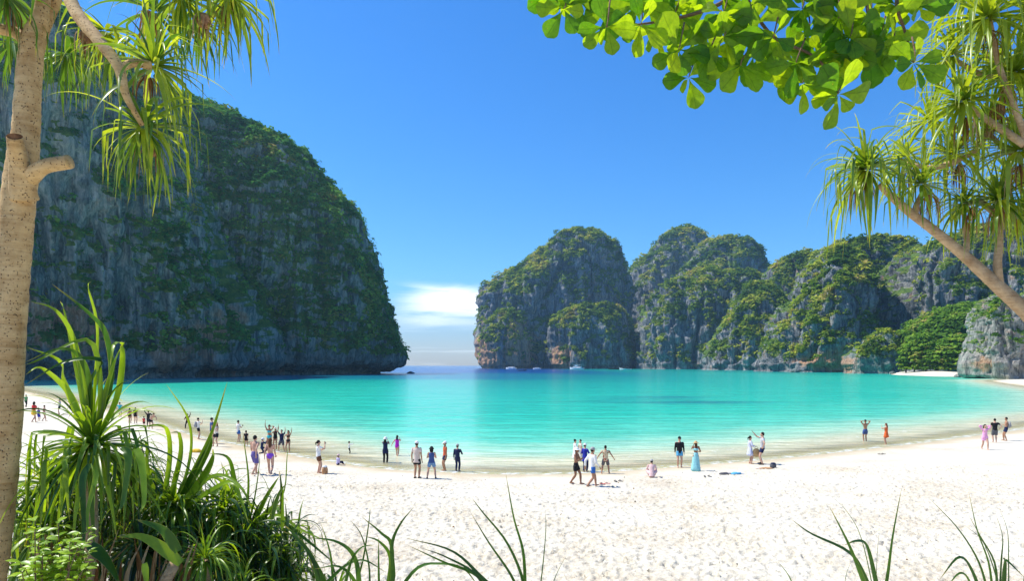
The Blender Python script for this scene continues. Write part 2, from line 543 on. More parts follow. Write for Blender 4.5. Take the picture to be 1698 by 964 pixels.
def massif(name, label, front, b0, rows, du=1.7, amp=1.0, S=1.0, n=2.6, veg_bias=0.0, mat=None, leafmat=None, ochre=None, seed=0,
           tuft_r=3.2, tufts=1500, notch=4.0, ntri=14, veg_fn=None, round_top=0.8, flute=1.0, crag=1.0, shear=None):
    """A limestone mass: the rows give its outline (picture height, left, right), turned into true heights and widths at its own
    distance; it is closed all round, leans back towards the top and is broken up with buttresses, flutes and ledges."""
    yc = front + b0
    rows = sorted(rows, key=lambda r: -r[0])
    z = np.array([CZ - (r[0] - HOR) / FPX * yc for r in rows])
    xl = np.array([(r[1] - CX) / FPX * yc for r in rows])
    xr = np.array([(r[2] - CX) / FPX * yc for r in rows])
    if z[0] > -3:
        z = np.concatenate([[-7.0], z]); xl = np.concatenate([[xl[0]], xl]); xr = np.concatenate([[xr[0]], xr])
    a, c = (xr - xl) / 2, (xr + xl) / 2
    ztop = z[-1]
    z = np.append(z, ztop + 0.4); a = np.append(a, 0.01); c = np.append(c, c[-1])
    seg = np.hypot(np.diff(z), np.minimum(np.abs(np.diff(a)), 1e9))
    L = np.concatenate([[0], np.cumsum(seg)])
    step = du * yc / FPX
    nv = int(np.clip(L[-1] / step, 20, 420))
    ll = np.linspace(0, L[-1], nv)
    zz, aa, cc = (np.interp(ll, L, q) for q in (z, a, c))
    for _ in range(2):
        k = np.ones(5) / 5
        for q in (aa, cc, zz):
            q[3:-3] = np.convolve(q, k, 'same')[3:-3]
    t_ = np.clip(zz / ztop, 0, 1)
    amax = a.max()
    zz = zz - np.clip(zz, 0, None) * 0.012
    bb = b0 * np.sqrt(np.clip(1 - round_top * t_ ** 2.2, 0.02, 1)) * np.clip(aa / (0.35 * amax), 0, 1) ** 0.5
    # wave-cut notch at the waterline
    und = notch * np.exp(-((zz - 1.5) / 3.0) ** 2)
    aa = np.maximum(aa - und * np.minimum(1, aa / 20), 0.01)
    bb = np.maximum(bb - und * np.minimum(1, bb / 20), 0.01)
    nf = int(np.clip(2.0 * amax / step * 1.25, 40, 640))
    th = np.concatenate([np.linspace(math.pi, 2 * math.pi, nf, endpoint=False), np.linspace(0, math.pi, nf // 4, endpoint=False)])
    nu = len(th)
    ct, st = np.cos(th), np.sin(th)
    ex = 2.0 / n
    cxs, sxs = np.sign(ct) * np.abs(ct) ** ex, np.sign(st) * np.abs(st) ** ex
    X = cc[:, None] + aa[:, None] * cxs[None, :]
    Y = yc + bb[:, None] * sxs[None, :]
    if shear:
        Y = Y + shear[0] * np.clip(X - shear[1], -shear[2], 0)
    Z = np.repeat(zz[:, None], nu, 1)
    Pn = np.stack([X, Y, Z], 2)

    def normals(Pn):
        du_ = np.roll(Pn, -1, 1) - np.roll(Pn, 1, 1)
        dv_ = np.gradient(Pn, axis=0)
        N = np.cross(du_, dv_)
        N /= np.linalg.norm(N, axis=2)[:, :, None] + 1e-9
        return N
    N = normals(Pn)
    f = Pn.reshape(-1, 3)
    off = np.array([seed * 13.7, seed * 5.1, seed * 3.3])
    q = f / S
    big = fbm(q * np.array([1 / 55., 1 / 55., 1 / 120.]) + off, 3) * (13.0 + 5.0 * crag)
    butt = ridged(q * np.array([1 / 30., 1 / 30., 1 / 150.]) + off, 2) * (9.0 + 6.0 * crag) - 5.0 - 3.4 * crag
    fl = (ridged(q * np.array([1 / 8.5, 1 / 8.5, 1 / 70.]) + off * 2, 3) * 3.0 - 1.5) * flute
    led = fbm(q * np.array([1 / 24., 1 / 24., 1 / 13.]) + off * 3, 4) * (5.0 + 3.0 * crag)
    fine = fbm(q / 5.0 + off, 4) * 2.1
    cl_ = pnoise(q * np.array([1 / 42., 1 / 42., 1 / 260.]) + off * 1.7) + 0.12 * pnoise(q / 11. + off)
    cleft = -9.0 * np.clip(1 - np.abs(cl_) * 11, 0, 1) * crag - 3.2 * np.clip(1 - np.abs(pnoise(q * np.array([1 / 15., 1 / 15., 1 / 90.]) + off * 1.1)) * 8, 0, 1)
    tz = np.clip(f[:, 2] / ztop, 0, 1)
    fade = sstep(f[:, 2], 0.5, 7.0) * 0.8 + 0.2
    disp = (big * (1 - 0.5 * tz ** 3) + butt + (fl + led + fine + cleft) * fade) * S * amp
    Nf = N.reshape(-1, 3).copy()
    Nf[:, 2] *= 0.55
    f2 = f + Nf * disp[:, None]
    Pn = f2.reshape(nv, nu, 3)
    N2 = normals(Pn).reshape(-1, 3)
    kz = N2[:, 2]
    vn = fbm(f2 / (26 * S) + off, 4)
    base_v = kz * 1.3 + 1.35 * vn + veg_bias * 0.8 - 0.26 + 0.12 * (tz - 0.4)
    if veg_fn is not None:
        base_v = base_v + veg_fn(f2, yc)
    veg = sstep(base_v, 0.10, 0.62) * sstep(f2[:, 2], 6, 16)
    oc = np.zeros(len(f2))
    for (ox, oy, rx, ry, s_) in ochre or []:
        px_ = f2[:, 0] / f2[:, 1] * FPX + CX
        py_ = HOR - (f2[:, 2] - CZ) / f2[:, 1] * FPX
        oc += s_ * np.exp(-((px_ - ox) / rx) ** 2 - ((py_ - oy) / ry) ** 2)
    me = mesh_np(name, f2, grid_faces(nu, nv, True), attrs={'veg': veg, 'ochre': oc}, mats=[mat or ROCK])
    o = add(name, me, kind='structure', label=label)
    # crowns growing on the ledges, slopes and top
    front_ok = (np.tile(st, nv) < 0.35)
    w = veg ** 1.5 * front_ok * (0.45 + np.clip(kz, 0, 1)) * np.repeat(np.maximum(aa, 2) / amax, nu)
    if w.sum() > 0 and tufts:
        rng = np.random.RandomState(seed + 50)
        pick = rng.choice(len(f2), size=tufts, p=w / w.sum())
        R = tuft_r * np.clip(rng.lognormal(-0.25, 0.42, tufts), 0.35, 2.3)
        C = f2[pick] + N2[pick] * (R * 0.15)[:, None] + rng.normal(size=(tufts, 3)) * tuft_r * 0.35
        C[:, 2] += R * 0.25
        patch = fbm(C / (34 * S) + off * 2.2, 3) * 1.7 + 0.50
        tn = np.clip(patch * 0.7 + rng.uniform(-0.1, 0.35, tufts), 0, 1)
        tuft_cloud('trees', C, R, o, leafmat or FAR_LEAF, ntri=ntri, tint=tn, seed=seed + 3, kind='stuff')
        TUFT_TOTAL[0] += tufts * ntri
    return o


massif('sea_cliff', 'near buttress of the tall shaded cliff on the left', 290, 62,
       [(626, -700, 446), (615, -700, 456), (600, -700, 457), (560, -700, 450), (500, -700, 430), (420, -700, 402), (330, -700, 372), (250, -700, 352),
        (205, -680, 338), (160, -600, 296), (140, -500, 246), (125, -380, 190), (118, -250, 120), (112, -100, 60)],
       n=4.5, S=0.62, veg_bias=0.42, mat=ROCK_NEAR, leafmat=FAR_LEAF_DARK, seed=1, tuft_r=1.35, tufts=24000, notch=9, du=2.0, amp=1.0, round_top=0.35, shear=(0.85, -105, 165),
       ochre=[(120, 560, 90, 60, 0.6), (360, 540, 40, 50, 0.5), (280, 590, 30, 30, 0.6)], ntri=12, crag=0.6)
massif('sea_cliff', 'rounded far headland of the shaded cliff on the left', 372, 66,
       [(622, -260, 630), (613, -260, 655), (604, -260, 666), (590, -260, 666), (575, -260, 662), (540, -260, 650), (500, -260, 638), (460, -260, 630), (420, -260, 618),
        (380, -260, 604), (350, -260, 588), (320, -250, 564), (296, -240, 546), (272, -220, 523), (254, -200, 500), (236, -180, 462),
        (222, -150, 434), (213, -100, 402), (206, -50, 378), (201, 100, 345)],
       n=3.4, S=0.62, veg_bias=0.72, mat=ROCK_NEAR, leafmat=FAR_LEAF_DARK, seed=2, tuft_r=1.6, tufts=26000, notch=10, du=2.0, amp=0.9, ntri=12, crag=0.6, shear=(0.25, -75, 120))
massif('sea_cliff', 'domed island cliff right of the sea gap', 1000, 128,
       [(612, 800, 1046), (600, 797, 1048), (570, 791, 1046), (540, 790, 1044), (515, 793, 1042), (495, 800, 1040), (480, 810, 1038), (470, 824, 1037), (455, 848, 1035),
        (440, 868, 1032), (420, 888, 1025), (405, 906, 1014), (395, 925, 1003), (389, 948, 987), (386, 962, 974)],
       S=1.15, veg_bias=0.16, seed=3, tufts=6300, tuft_r=2.94, ochre=[(868, 580, 15, 40, 1.1), (800, 590, 12, 40, 0.9), (925, 600, 14, 20, 0.9)], du=1.6,
       amp=0.95, flute=0.9)
massif('sea_cliff', 'low knob at the foot of the domed island cliff', 950, 70,
       [(613, 900, 1050), (580, 903, 1050), (545, 906, 1046), (530, 912, 1040), (520, 922, 1034), (513, 936, 1024), (509, 955, 1005)],
       S=0.9, veg_bias=0.12, seed=4, tufts=2625, tuft_r=2.80, ochre=[(930, 596, 14, 20, 1.3)], du=1.6, amp=0.8)
massif('sea_cliff', 'left orange lobe of the domed island cliff', 960, 60,
       [(612, 802, 880), (595, 800, 882), (570, 800, 880), (548, 806, 872), (530, 816, 864), (518, 828, 854)],
       S=0.8, veg_bias=0.0, seed=5, tufts=1050, tuft_r=2.66, ochre=[(862, 580, 22, 36, 1.6), (806, 590, 14, 30, 1.1)], du=1.6, amp=0.8)
massif('sea_cliff', 'highest peak of the far cliffs, behind the others', 1200, 90,
       [(612, 1036, 1210), (540, 1036, 1205), (480, 1040, 1196), (445, 1046, 1186), (430, 1058, 1182), (420, 1078, 1178), (400, 1086, 1173), (388, 1098, 1165),
        (380, 1116, 1150), (377, 1127, 1139)], S=1.2, seed=6, tufts=2275, tuft_r=3.22, veg_bias=0.05, amp=0.7)
massif('sea_cliff', 'broad shoulder right of the highest peak', 1080, 90,
       [(612, 1070, 1295), (500, 1100, 1288), (460, 1122, 1276), (440, 1138, 1270), (425, 1148, 1264), (410, 1158, 1252), (399, 1174, 1232), (393, 1188, 1212)],
       S=1.15, seed=7, tufts=3850, tuft_r=3.08, veg_bias=0.15, amp=0.8)
massif('sea_cliff', 'wide grey and green front slope below the far peak', 860, 100,
       [(614, 1050, 1305), (600, 1053, 1305), (560, 1060, 1303), (520, 1071, 1300), (500, 1082, 1292), (480, 1098, 1280), (465, 1120, 1262), (455, 1142, 1245),
        (448, 1168, 1225)], S=1.0, seed=8, tufts=5950, tuft_r=2.52, veg_bias=0.14, round_top=0.95)
massif('sea_cliff', 'dark square-shouldered cliff in the middle of the far row', 760, 70,
       [(615, 1256, 1420), (560, 1260, 1420), (500, 1268, 1410), (460, 1276, 1395), (440, 1284, 1378), (430, 1296, 1364), (424, 1314, 1346)],
       S=0.95, seed=9, tufts=3150, tuft_r=2.38, veg_bias=0.12, amp=0.8)
massif('sea_cliff', 'low green spur running down to the water mid row', 700, 60,
       [(616, 1170, 1332), (575, 1182, 1328), (540, 1196, 1318), (510, 1212, 1302), (485, 1234, 1288), (470, 1252, 1274)],
       S=0.85, seed=10, tufts=3325, tuft_r=2.24, veg_bias=0.30, round_top=0.95, amp=0.8)
massif('sea_cliff', 'recessed dark face of the flat-topped block', 560, 70,
       [(618, 1340, 1505), (600, 1340, 1503), (560, 1345, 1500), (520, 1350, 1503), (480, 1356, 1506), (450, 1362, 1507), (430, 1370, 1505), (418, 1378, 1501), (410, 1388, 1492),
        (404, 1400, 1478)], S=0.85, seed=11, tufts=2975, tuft_r=2.10, veg_bias=0.03, amp=0.7, n=4.0)
massif('sea_cliff', 'green leaning left buttress of the flat-topped block', 500, 62,
       [(619, 1264, 1428), (600, 1266, 1428), (575, 1280, 1424), (545, 1294, 1420), (520, 1306, 1418), (480, 1324, 1414), (450, 1340, 1410), (430, 1358, 1406),
        (415, 1374, 1400), (404, 1384, 1394)], S=0.75, seed=12, tufts=4025, tuft_r=1.89, veg_bias=0.16, ochre=[(1390, 600, 60, 20, 0.7)], round_top=0.9)
massif('sea_cliff', 'long cliff wall behind the pandanus at the right', 440, 80,
       [(620, 1478, 2100), (560, 1486, 2100), (500, 1488, 2100), (460, 1494, 2100), (435, 1504, 2100), (418, 1518, 2100), (406, 1538, 2080), (396, 1562, 2060), (384, 1600, 2040),
        (370, 1650, 2000), (362, 1720, 1960)], S=0.72, seed=13, tufts=7350, tuft_r=1.75, veg_bias=0.16, n=3.6)
massif('sea_cliff', 'small rounded knob standing at the water by the far beach', 420, 20,
       [(621, 1404, 1494), (606, 1406, 1494), (590, 1412, 1492), (575, 1424, 1488), (562, 1436, 1482), (553, 1448, 1475), (548, 1458, 1468)],
       S=0.40, seed=14, tufts=875, tuft_r=1.12, veg_bias=0.10, ochre=[(1405, 600, 20, 20, 0.6)], notch=2.5, mat=ROCK_NEAR, amp=0.9)
massif('green_hill', 'wooded slope above the little far beach', 396, 34,
       [(617, 1462, 1660), (600, 1470, 1655), (580, 1482, 1650), (560, 1500, 1644), (540, 1524, 1640), (522, 1556, 1632), (510, 1585, 1622)],
       S=0.6, seed=15, tufts=6300, tuft_r=1.68, veg_bias=0.9, leafmat=JUNGLE_LEAF, notch=0, amp=0.6, flute=0.3)
massif('rock_pillar', 'pale upright rock pillar with an undercut foot at the right', 262, 15,
       [(629, 1618, 1672), (622, 1600, 1684), (612, 1604, 1694), (590, 1612, 1692), (560, 1619, 1689), (530, 1623, 1686), (508, 1630, 1680), (494, 1640, 1668), (486, 1648, 1660)],
       S=0.24, seed=16, tufts=735, tuft_r=0.63, veg_bias=-0.08, mat=ROCK_PALE, leafmat=JUNGLE_LEAF, notch=2.0, amp=0.9, flute=1.0,
       ochre=[(1640, 600, 20, 20, 0.4)])
massif('sea_cliff', 'pale cliff edge at the far right border', 286, 30,
       [(628, 1688, 2300), (600, 1686, 2300), (560, 1690, 2300), (520, 1694, 2300), (490, 1700, 2280), (460, 1716, 2240), (440, 1740, 2200)],
       S=0.4, seed=17, tufts=2100, tuft_r=1.12, veg_bias=0.12, mat=ROCK_PALE, leafmat=JUNGLE_LEAF, notch=3, amp=0.9, n=4)
massif('sea_rock', 'little dark rock in the sea gap beside the headland', 432, 2.2,
       [(621, 674, 689), (619, 675, 688), (617, 678, 684)], S=0.10, seed=18, tufts=0, notch=0, amp=0.5, du=0.5)

# ------------------------------------------------------------------ far beach, shore trees, boulders
def lumpy(name, center, r, seed, parent=None, mat=None, n=20, amp=0.28, **props):
    th = np.linspace(0, 2 * math.pi, n, endpoint=False)
    ph = np.linspace(-math.pi / 2, math.pi / 2, n // 2 + 1)
    T, Pp = np.meshgrid(th, ph)
    d = np.stack([np.cos(Pp) * np.cos(T), np.cos(Pp) * np.sin(T), np.sin(Pp)], 2).reshape(-1, 3)
    k = 1 + amp * fbm(d * 1.6 + seed * 7.7, 4)
    V = d * k[:, None] * np.array(r)
    me = mesh_np(name, V, grid_faces(n, n // 2 + 1, True), mats=[mat] if mat else None)
    o = add(name, me, parent, **props)
    o.location = center
    return o


nb = 60
u = np.linspace(0, 1, nb)
v = np.linspace(0, 1, 14)
U, Vv = np.meshgrid(u, v)
Y = 350 - 62 * U + Vv * 60 + 4 * np.sin(U * 9)
X = (1478 + 146 * U - CX) / FPX * Y
Z = -0.7 + 3.0 * Vv ** 0.8 * np.sin(np.clip(U, 0.02, 0.98) * math.pi) ** 0.4
add('far_beach', mesh_np('far_beach', np.stack([X.ravel(), Y.ravel(), Z.ravel()], 1), grid_faces(nb, 14), mats=[sand_m]), kind='structure',
    label='little strip of white sand below the wooded slope')

bark_far, t = material('bark_far')
t.n('ShaderNodeOutputMaterial', in_Surface=t.n('ShaderNodeBsdfDiffuse', in_Color=(0.14, 0.11, 0.08)).outputs[0])


def tube(path, radii, seg=8, cap=True):
    path = np.asarray(path, float)
    n = len(path)
    radii = np.asarray(radii, float) * np.ones(n)
    tan = np.gradient(path, axis=0)
    tan /= np.linalg.norm(tan, axis=1)[:, None] + 1e-9
    up = np.array([0.0, 0, 1]) if abs(tan[0][2]) < 0.9 else np.array([1.0, 0, 0])
    V = []
    a = np.cross(tan[0], up); a /= np.linalg.norm(a)
    for i in range(n):
        a = a - tan[i] * np.dot(a, tan[i]); a /= np.linalg.norm(a)
        b = np.cross(tan[i], a)
        for k in range(seg):
            w = 2 * math.pi * k / seg
            V.append(path[i] + radii[i] * (a * math.cos(w) + b * math.sin(w)))
    F = [list(q) for q in grid_faces(seg, n, True)]
    V = np.array(V)
    if cap:
        V = np.concatenate([V, [path[0], path[-1]]])
        i0, i1 = len(V) - 2, len(V) - 1
        for k in range(seg):
            F.append([(k + 1) % seg, k, i0, i0])
            F.append([(n - 1) * seg + k, (n - 1) * seg + (k + 1) % seg, i1, i1])
    return V, F


def mesh_list(name, parts, mats=None, smooth=True):
    """parts: list of (V, F[, mat index]) joined"""
    VV, FF, MI = [], [], []
    o = 0
    for p in parts:
        VV.append(np.asarray(p[0], float))
        for f in p[1]:
            f = [int(i) + o for i in dict.fromkeys(int(i) for i in f)]
            if len(f) >= 3:
                FF.append(f)
                MI.append(p[2] if len(p) > 2 else 0)
        o += len(p[0])
    me = bpy.data.meshes.new(name)
    me.from_pydata(np.concatenate(VV).tolist(), [], FF)
    for m in mats or []:
        me.materials.append(m)
    me.polygons.foreach_set('use_smooth', [smooth] * len(me.polygons))
    me.polygons.foreach_set('material_index', MI)
    me.update()
    return me


def smooth_path(pts, n=16):
    """Catmull-Rom through the points"""
    p = np.asarray(pts, float)
    if len(p) == 2:
        return p[0] + (p[1] - p[0]) * np.linspace(0, 1, n)[:, None]
    q = np.concatenate([[2 * p[0] - p[1]], p, [2 * p[-1] - p[-2]]])
    out = []
    m = len(p) - 1
    for t_ in np.linspace(0, m, n):
        i = min(int(t_), m - 1)
        f = t_ - i
        a, b, c_, d = q[i], q[i + 1], q[i + 2], q[i + 3]
        out.append(0.5 * ((2 * b) + (-a + c_) * f + (2 * a - 5 * b + 4 * c_ - d) * f * f + (-a + 3 * b - 3 * c_ + d) * f ** 3))
    return np.array(out)


shore_trees = [(1502, 614, 36, 24, 'slim bright tree at the left end of the little far beach'),
               (1516, 612, 50, 40, 'bushy tree with a brownish flush near the left end of the little far beach'),
               (1535, 613, 62, 36, 'tall pale green tree standing left of centre behind the little far beach'),
               (1553, 612, 40, 36, 'low dark green tree right at the middle of the little far beach'),
               (1572, 613, 54, 46, 'broad layered bright green tree behind the right half of the little far beach'),
               (1594, 615, 60, 40, 'tall light green tree beside the pale rock pillar')]
for k, (px, py, hh_, ww, lab) in enumerate(shore_trees):
    d = 372 - 40 * (px - 1480) / 140 + 24
    base = P(px, py, d)
    base[2] = 1.5
    H, R = hh_ / FPX * d, ww / 2 / FPX * d
    tr_ = thing('broadleaf_tree', lab, 'tree', tuple(base), 'trees along the little far beach')
    tv, tf = tube(smooth_path([(0, 0, -1.5), (0.3, 0.1, H * 0.3), (0.1, 0, H * 0.7)], 8), np.linspace(0.5, 0.15, 8), 7)
    add('trunk', mesh_list('trunk', [(tv, tf)], [bark_far]), tr_)
    rng = np.random.RandomState(k + 200)
    n = 130
    th = rng.uniform(0, 2 * math.pi, n)
    hz_ = rng.uniform(0.08, 1, n)
    rr = np.sqrt(rng.uniform(0.2, 1, n)) * R * np.sin(np.clip(hz_ * 0.85 + 0.12, 0, 1) * math.pi) ** 0.6
    C = np.stack([np.cos(th) * rr, np.sin(th) * rr, hz_ * H], 1)
    if k != 1:
        C[:, 2] = np.round(C[:, 2] / 2.2) * 2.2 + rng.normal(size=n) * 0.3
    tint = np.clip(rng.uniform(0.35, 0.95, n) - (0.25 if k in (3,) else 0), 0, 1)  # the low middle tree gets a darker tint
    tuft_cloud('crown', C, np.full(n, R * 0.30) * rng.uniform(0.7, 1.3, n), tr_, JUNGLE_LEAF, ntri=26, leaf=0.36, flat=0.55, tint=tint, seed=k)
for k, (px, py, r_) in enumerate([(1588, 624, 1.3), (1597, 626, 2.0), (1606, 627, 1.2), (1480, 619, 1.5), (1318, 616, 2.6), (1612, 628, 1.4)]):
    d = 300 if px > 1560 else (400 if px > 1400 else 500)
    c_ = P(px, py, d)
    c_[2] = 0.3
    lumpy('boulder', tuple(c_), (r_ * 1.3, r_, r_), k, mat=ROCK_PALE if px > 1560 else ROCK_NEAR, category='boulder', group='boulders along the far shore',
          label=['small boulder at the right end of the far beach sand', 'largest boulder left of the pale rock pillar', 'round boulder touching the foot of the pale pillar',
                 'dark boulder left of the far beach', 'low pale boulder at the foot of the leaning green buttress', 'small boulder in the water under the pale pillar'][k])

# ------------------------------------------------------------------ plant materials


def leaf_material(name, dark, light, hue_var=0.5, trans=0.45, tip=(0.35, 0.30, 0.08), gloss=0.35, veins=False, margin=False):
    m, t = material(name)
    oi = t.n('ShaderNodeObjectInfo')
    g = t.n('ShaderNodeNewGeometry')
    tt = t.n('ShaderNodeAttribute', attribute_name='tint').outputs['Fac']   # 0 base .. 1 tip along the leaf
    ww = t.n('ShaderNodeAttribute', attribute_name='across').outputs['Fac']  # -1 .. 1 across the leaf
    tc = t.n('ShaderNodeTexCoord')
    c = t.mix(t.math('POWER', oi.outputs['Random'], 1.3), dark, light)
    n1 = t.noise(tc.outputs['Object'], 7.0, 4.0, 0.6)
    c = t.mix(1.0, c, t.ramp(n1, [(0.3, (0.72, 0.78, 0.7)), (0.7, (1.25, 1.18, 1.1))]), 'MULTIPLY')
    if veins:
        aw = t.math('ABSOLUTE', ww)
        ph = t.math('SUBTRACT', t.math('MULTIPLY', tt, 9.0), t.math('MULTIPLY', aw, 2.6))
        sn = t.math('ABSOLUTE', t.math('SINE', t.math('MULTIPLY', ph, math.pi)))
        vein = t.smooth(sn, 0.16, 0.0)
        mid = t.smooth(aw, 0.07, 0.02)
        vv = t.math('MAXIMUM', t.math('MULTIPLY', vein, 0.35), t.math('MULTIPLY', mid, 0.6))
        c = t.mix(vv, c, t.mix(1.0, c, (0.45, 0.5, 0.4), 'MULTIPLY'))
        bl = t.smooth(t.noise(tc.outputs['Object'], 16.0, 3.0, 0.5), 0.70, 0.74)
        c = t.mix(t.math('MULTIPLY', bl, 0.7), c, (0.30, 0.20, 0.06))
    else:
        fine = t.math('ABSOLUTE', t.math('SINE', t.math('MULTIPLY', ww, 14.0)))
        c = t.mix(t.math('MULTIPLY', fine, 0.18), c, t.mix(1.0, c, (1.5, 1.45, 1.2), 'MULTIPLY'))
        ed = t.smooth(t.math('ABSOLUTE', ww), 0.86, 1.0)
        c = t.mix(t.math('MULTIPLY', ed, 0.35), c, (0.45, 0.48, 0.16))
        dry = t.smooth(t.math('ADD', tt, t.math('MULTIPLY', t.math('SUBTRACT', n1, 0.5), 0.25)), 0.86, 0.99)
        c = t.mix(t.math('MULTIPLY', dry, 0.75), c, tip)
    b = t.n('ShaderNodeBsdfPrincipled', in_Base_Color=c, in_Roughness=gloss)
    b.inputs['Specular IOR Level'].default_value = 0.45
    tr = t.n('ShaderNodeBsdfTranslucent', in_Color=t.mix(1.0, c, (2.6, 2.1, 0.5), 'MULTIPLY'))
    mx = t.n('ShaderNodeMixShader', in_0=trans, in_1=b.outputs[0], in_2=tr.outputs[0])
    t.n('ShaderNodeOutputMaterial', in_Surface=mx.outputs[0])
    return m


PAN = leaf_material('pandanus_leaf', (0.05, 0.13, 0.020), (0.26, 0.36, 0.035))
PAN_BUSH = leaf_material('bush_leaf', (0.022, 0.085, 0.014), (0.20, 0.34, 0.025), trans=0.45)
PAN_DARK = leaf_material('painted_shade_leaf', (0.010, 0.035, 0.010), (0.035, 0.09, 0.018), trans=0.25)  # darker copy of the bush leaf: understory shade put into the colour
GRASS_L = leaf_material('grass_blade', (0.02, 0.07, 0.012), (0.06, 0.15, 0.02), trans=0.35)
SHRUB_L = leaf_material('shrub_leaf', (0.13, 0.26, 0.02), (0.30, 0.46, 0.05), trans=0.40)
ALMOND = leaf_material('almond_leaf', (0.045, 0.15, 0.010), (0.20, 0.33, 0.012), trans=0.62, veins=True, gloss=0.4)
DEAD_L, t = material('dead_leaf')
oi = t.n('ShaderNodeObjectInfo')
tc = t.n('ShaderNodeTexCoord')
c = t.ramp(t.math('ADD', t.math('MULTIPLY', oi.outputs['Random'], 0.6), t.math('MULTIPLY', t.noise(tc.outputs['Object'], 9.0, 3.0), 0.5)),
           [(0.2, (0.10, 0.045, 0.018)), (0.5, (0.27, 0.13, 0.05)), (0.85, (0.50, 0.36, 0.20))])
d1 = t.n('ShaderNodeBsdfDiffuse', in_Color=c)
d2 = t.n('ShaderNodeBsdfTranslucent', in_Color=c)
t.n('ShaderNodeOutputMaterial', in_Surface=t.n('ShaderNodeMixShader', in_0=0.3, in_1=d1.outputs[0], in_2=d2.outputs[0]).outputs[0])


def bark_material(name, a, b_, dots=True, sc=1.0):
    m, t = material(name)
    tc = t.n('ShaderNodeTexCoord')
    p = tc.outputs['Object']
    n1 = t.noise(p, 6.0 * sc, 5.0, 0.65)
    n2 = t.noise(t.vmul(p, (3.0, 3.0, 34.0)), 1.0 * sc, 4.0, 0.7, 0.5)
    c = t.ramp(t.math('ADD', t.math('MULTIPLY', n1, 0.6), t.math('MULTIPLY', n2, 0.4)), [(0.36, a), (0.62, b_)])
    # lenticels: small corky warts set in uneven rings
    vo = t.n('ShaderNodeTexVoronoi', in_Scale=62.0 * sc)
    t.set(vo.inputs['Vector'], t.vmul(p, (1.0, 1.0, 0.8)))
    dot = t.math('MULTIPLY', t.smooth(vo.outputs['Distance'], 0.30, 0.16), t.smooth(t.noise(p, 22.0 * sc, 3.0), 0.42, 0.54))
    ring = t.smooth(n2, 0.60, 0.66)
    if dots:
        c = t.mix(t.math('MULTIPLY', dot, 0.85), c, (0.09, 0.05, 0.03))
    c = t.mix(t.math('MULTIPLY', ring, 0.25), c, (0.22, 0.14, 0.08))
    h = t.math('ADD', t.math('ADD', t.math('MULTIPLY', n1, 0.7), t.math('MULTIPLY', n2, 0.35)), t.math('MULTIPLY', dot, 0.8))
    bp = t.n('ShaderNodeBump', in_Strength=1.0, in_Distance=0.012, in_Height=h)
    b = t.n('ShaderNodeBsdfPrincipled', in_Base_Color=c, in_Roughness=0.85, in_Normal=bp.outputs[0])
    b.inputs['Specular IOR Level'].default_value = 0.2
    t.n('ShaderNodeOutputMaterial', in_Surface=b.outputs[0])
    return m


BARK = bark_material('pandanus_bark', (0.36, 0.21, 0.08), (0.66, 0.46, 0.22))
BARK_R = bark_material('pandanus_bark_right', (0.30, 0.19, 0.10), (0.55, 0.40, 0.24), dots=False)
TWIG = bark_material('almond_twig', (0.10, 0.06, 0.035), (0.26, 0.17, 0.10), dots=False, sc=2.0)
CUT, t = material('hollow_end')
t.n('ShaderNodeOutputMaterial', in_Surface=t.n('ShaderNodeBsdfDiffuse', in_Color=t.ramp(t.noise(t.n('ShaderNodeTexCoord').outputs['Object'], 30.0, 4.0),
    [(0.3, (0.03, 0.018, 0.01)), (0.7, (0.10, 0.055, 0.03))])).outputs[0])


def ribbon(spine, width, fold=0.35, up=None, nseg=None, wprof=None, twist=0.0, mats=None, name='leaf', want_me=True):
    """a strap leaf folded along its midrib; spine (n,3)"""
    s = np.asarray(spine, float)
    n = len(s)
    tan = np.gradient(s, axis=0)
    tan /= np.linalg.norm(tan, axis=1)[:, None] + 1e-9
    tt = np.linspace(0, 1, n)
    w = width / 2 * (np.clip(np.minimum(1.0, (1 - tt) ** 0.75 * 1.25), 0.02, 1) * (0.7 + 0.3 * np.clip(tt * 6, 0, 1)) if wprof is None else wprof(tt))
    upv = np.array([0, 0, 1.0]) if up is None else np.asarray(up, float)
    side = np.cross(tan, upv)
    nl = np.linalg.norm(side, axis=1)
    side[nl < 0.05] = side[np.argmax(nl)]
    side /= np.linalg.norm(side, axis=1)[:, None] + 1e-9
    if twist:
        for i in range(n):
            a = twist * tt[i]
            nn = np.cross(side[i], tan[i])
            side[i] = side[i] * math.cos(a) + nn * math.sin(a)
    nn = np.cross(side, tan)
    L = s - side * w[:, None] + nn * (w * fold)[:, None]
    R = s + side * w[:, None] + nn * (w * fold)[:, None]
    V = np.stack([L, s, R], 1).reshape(-1, 3)
    F = grid_faces(3, n)
    A = {'tint': np.repeat(tt, 3), 'across': np.tile([-1.0, 0.0, 1.0], n)}
    if not want_me:
        return V, F, A
    return mesh_np(name, V, F, attrs=A, mats=mats)


def strap_spine(theta, length, sag, n=13, kink=None, curl=0.0):
    """spine in the x-z plane starting at elevation theta (radians), bending down with gravity"""
    p = np.zeros((n, 3))
    a = theta
    ds = length / (n - 1)
    for i in range(1, n):
        f = i / (n - 1)
        a -= sag * (0.25 + 1.2 * f) * max(0.15, math.cos(a)) / (n - 1) * 2.0
        if kink and i == int(kink * n):
            a -= 1.1
        a = max(a, -1.5)
        p[i] = p[i - 1] + ds * np.array([math.cos(a), curl * f, math.sin(a)])
    return p


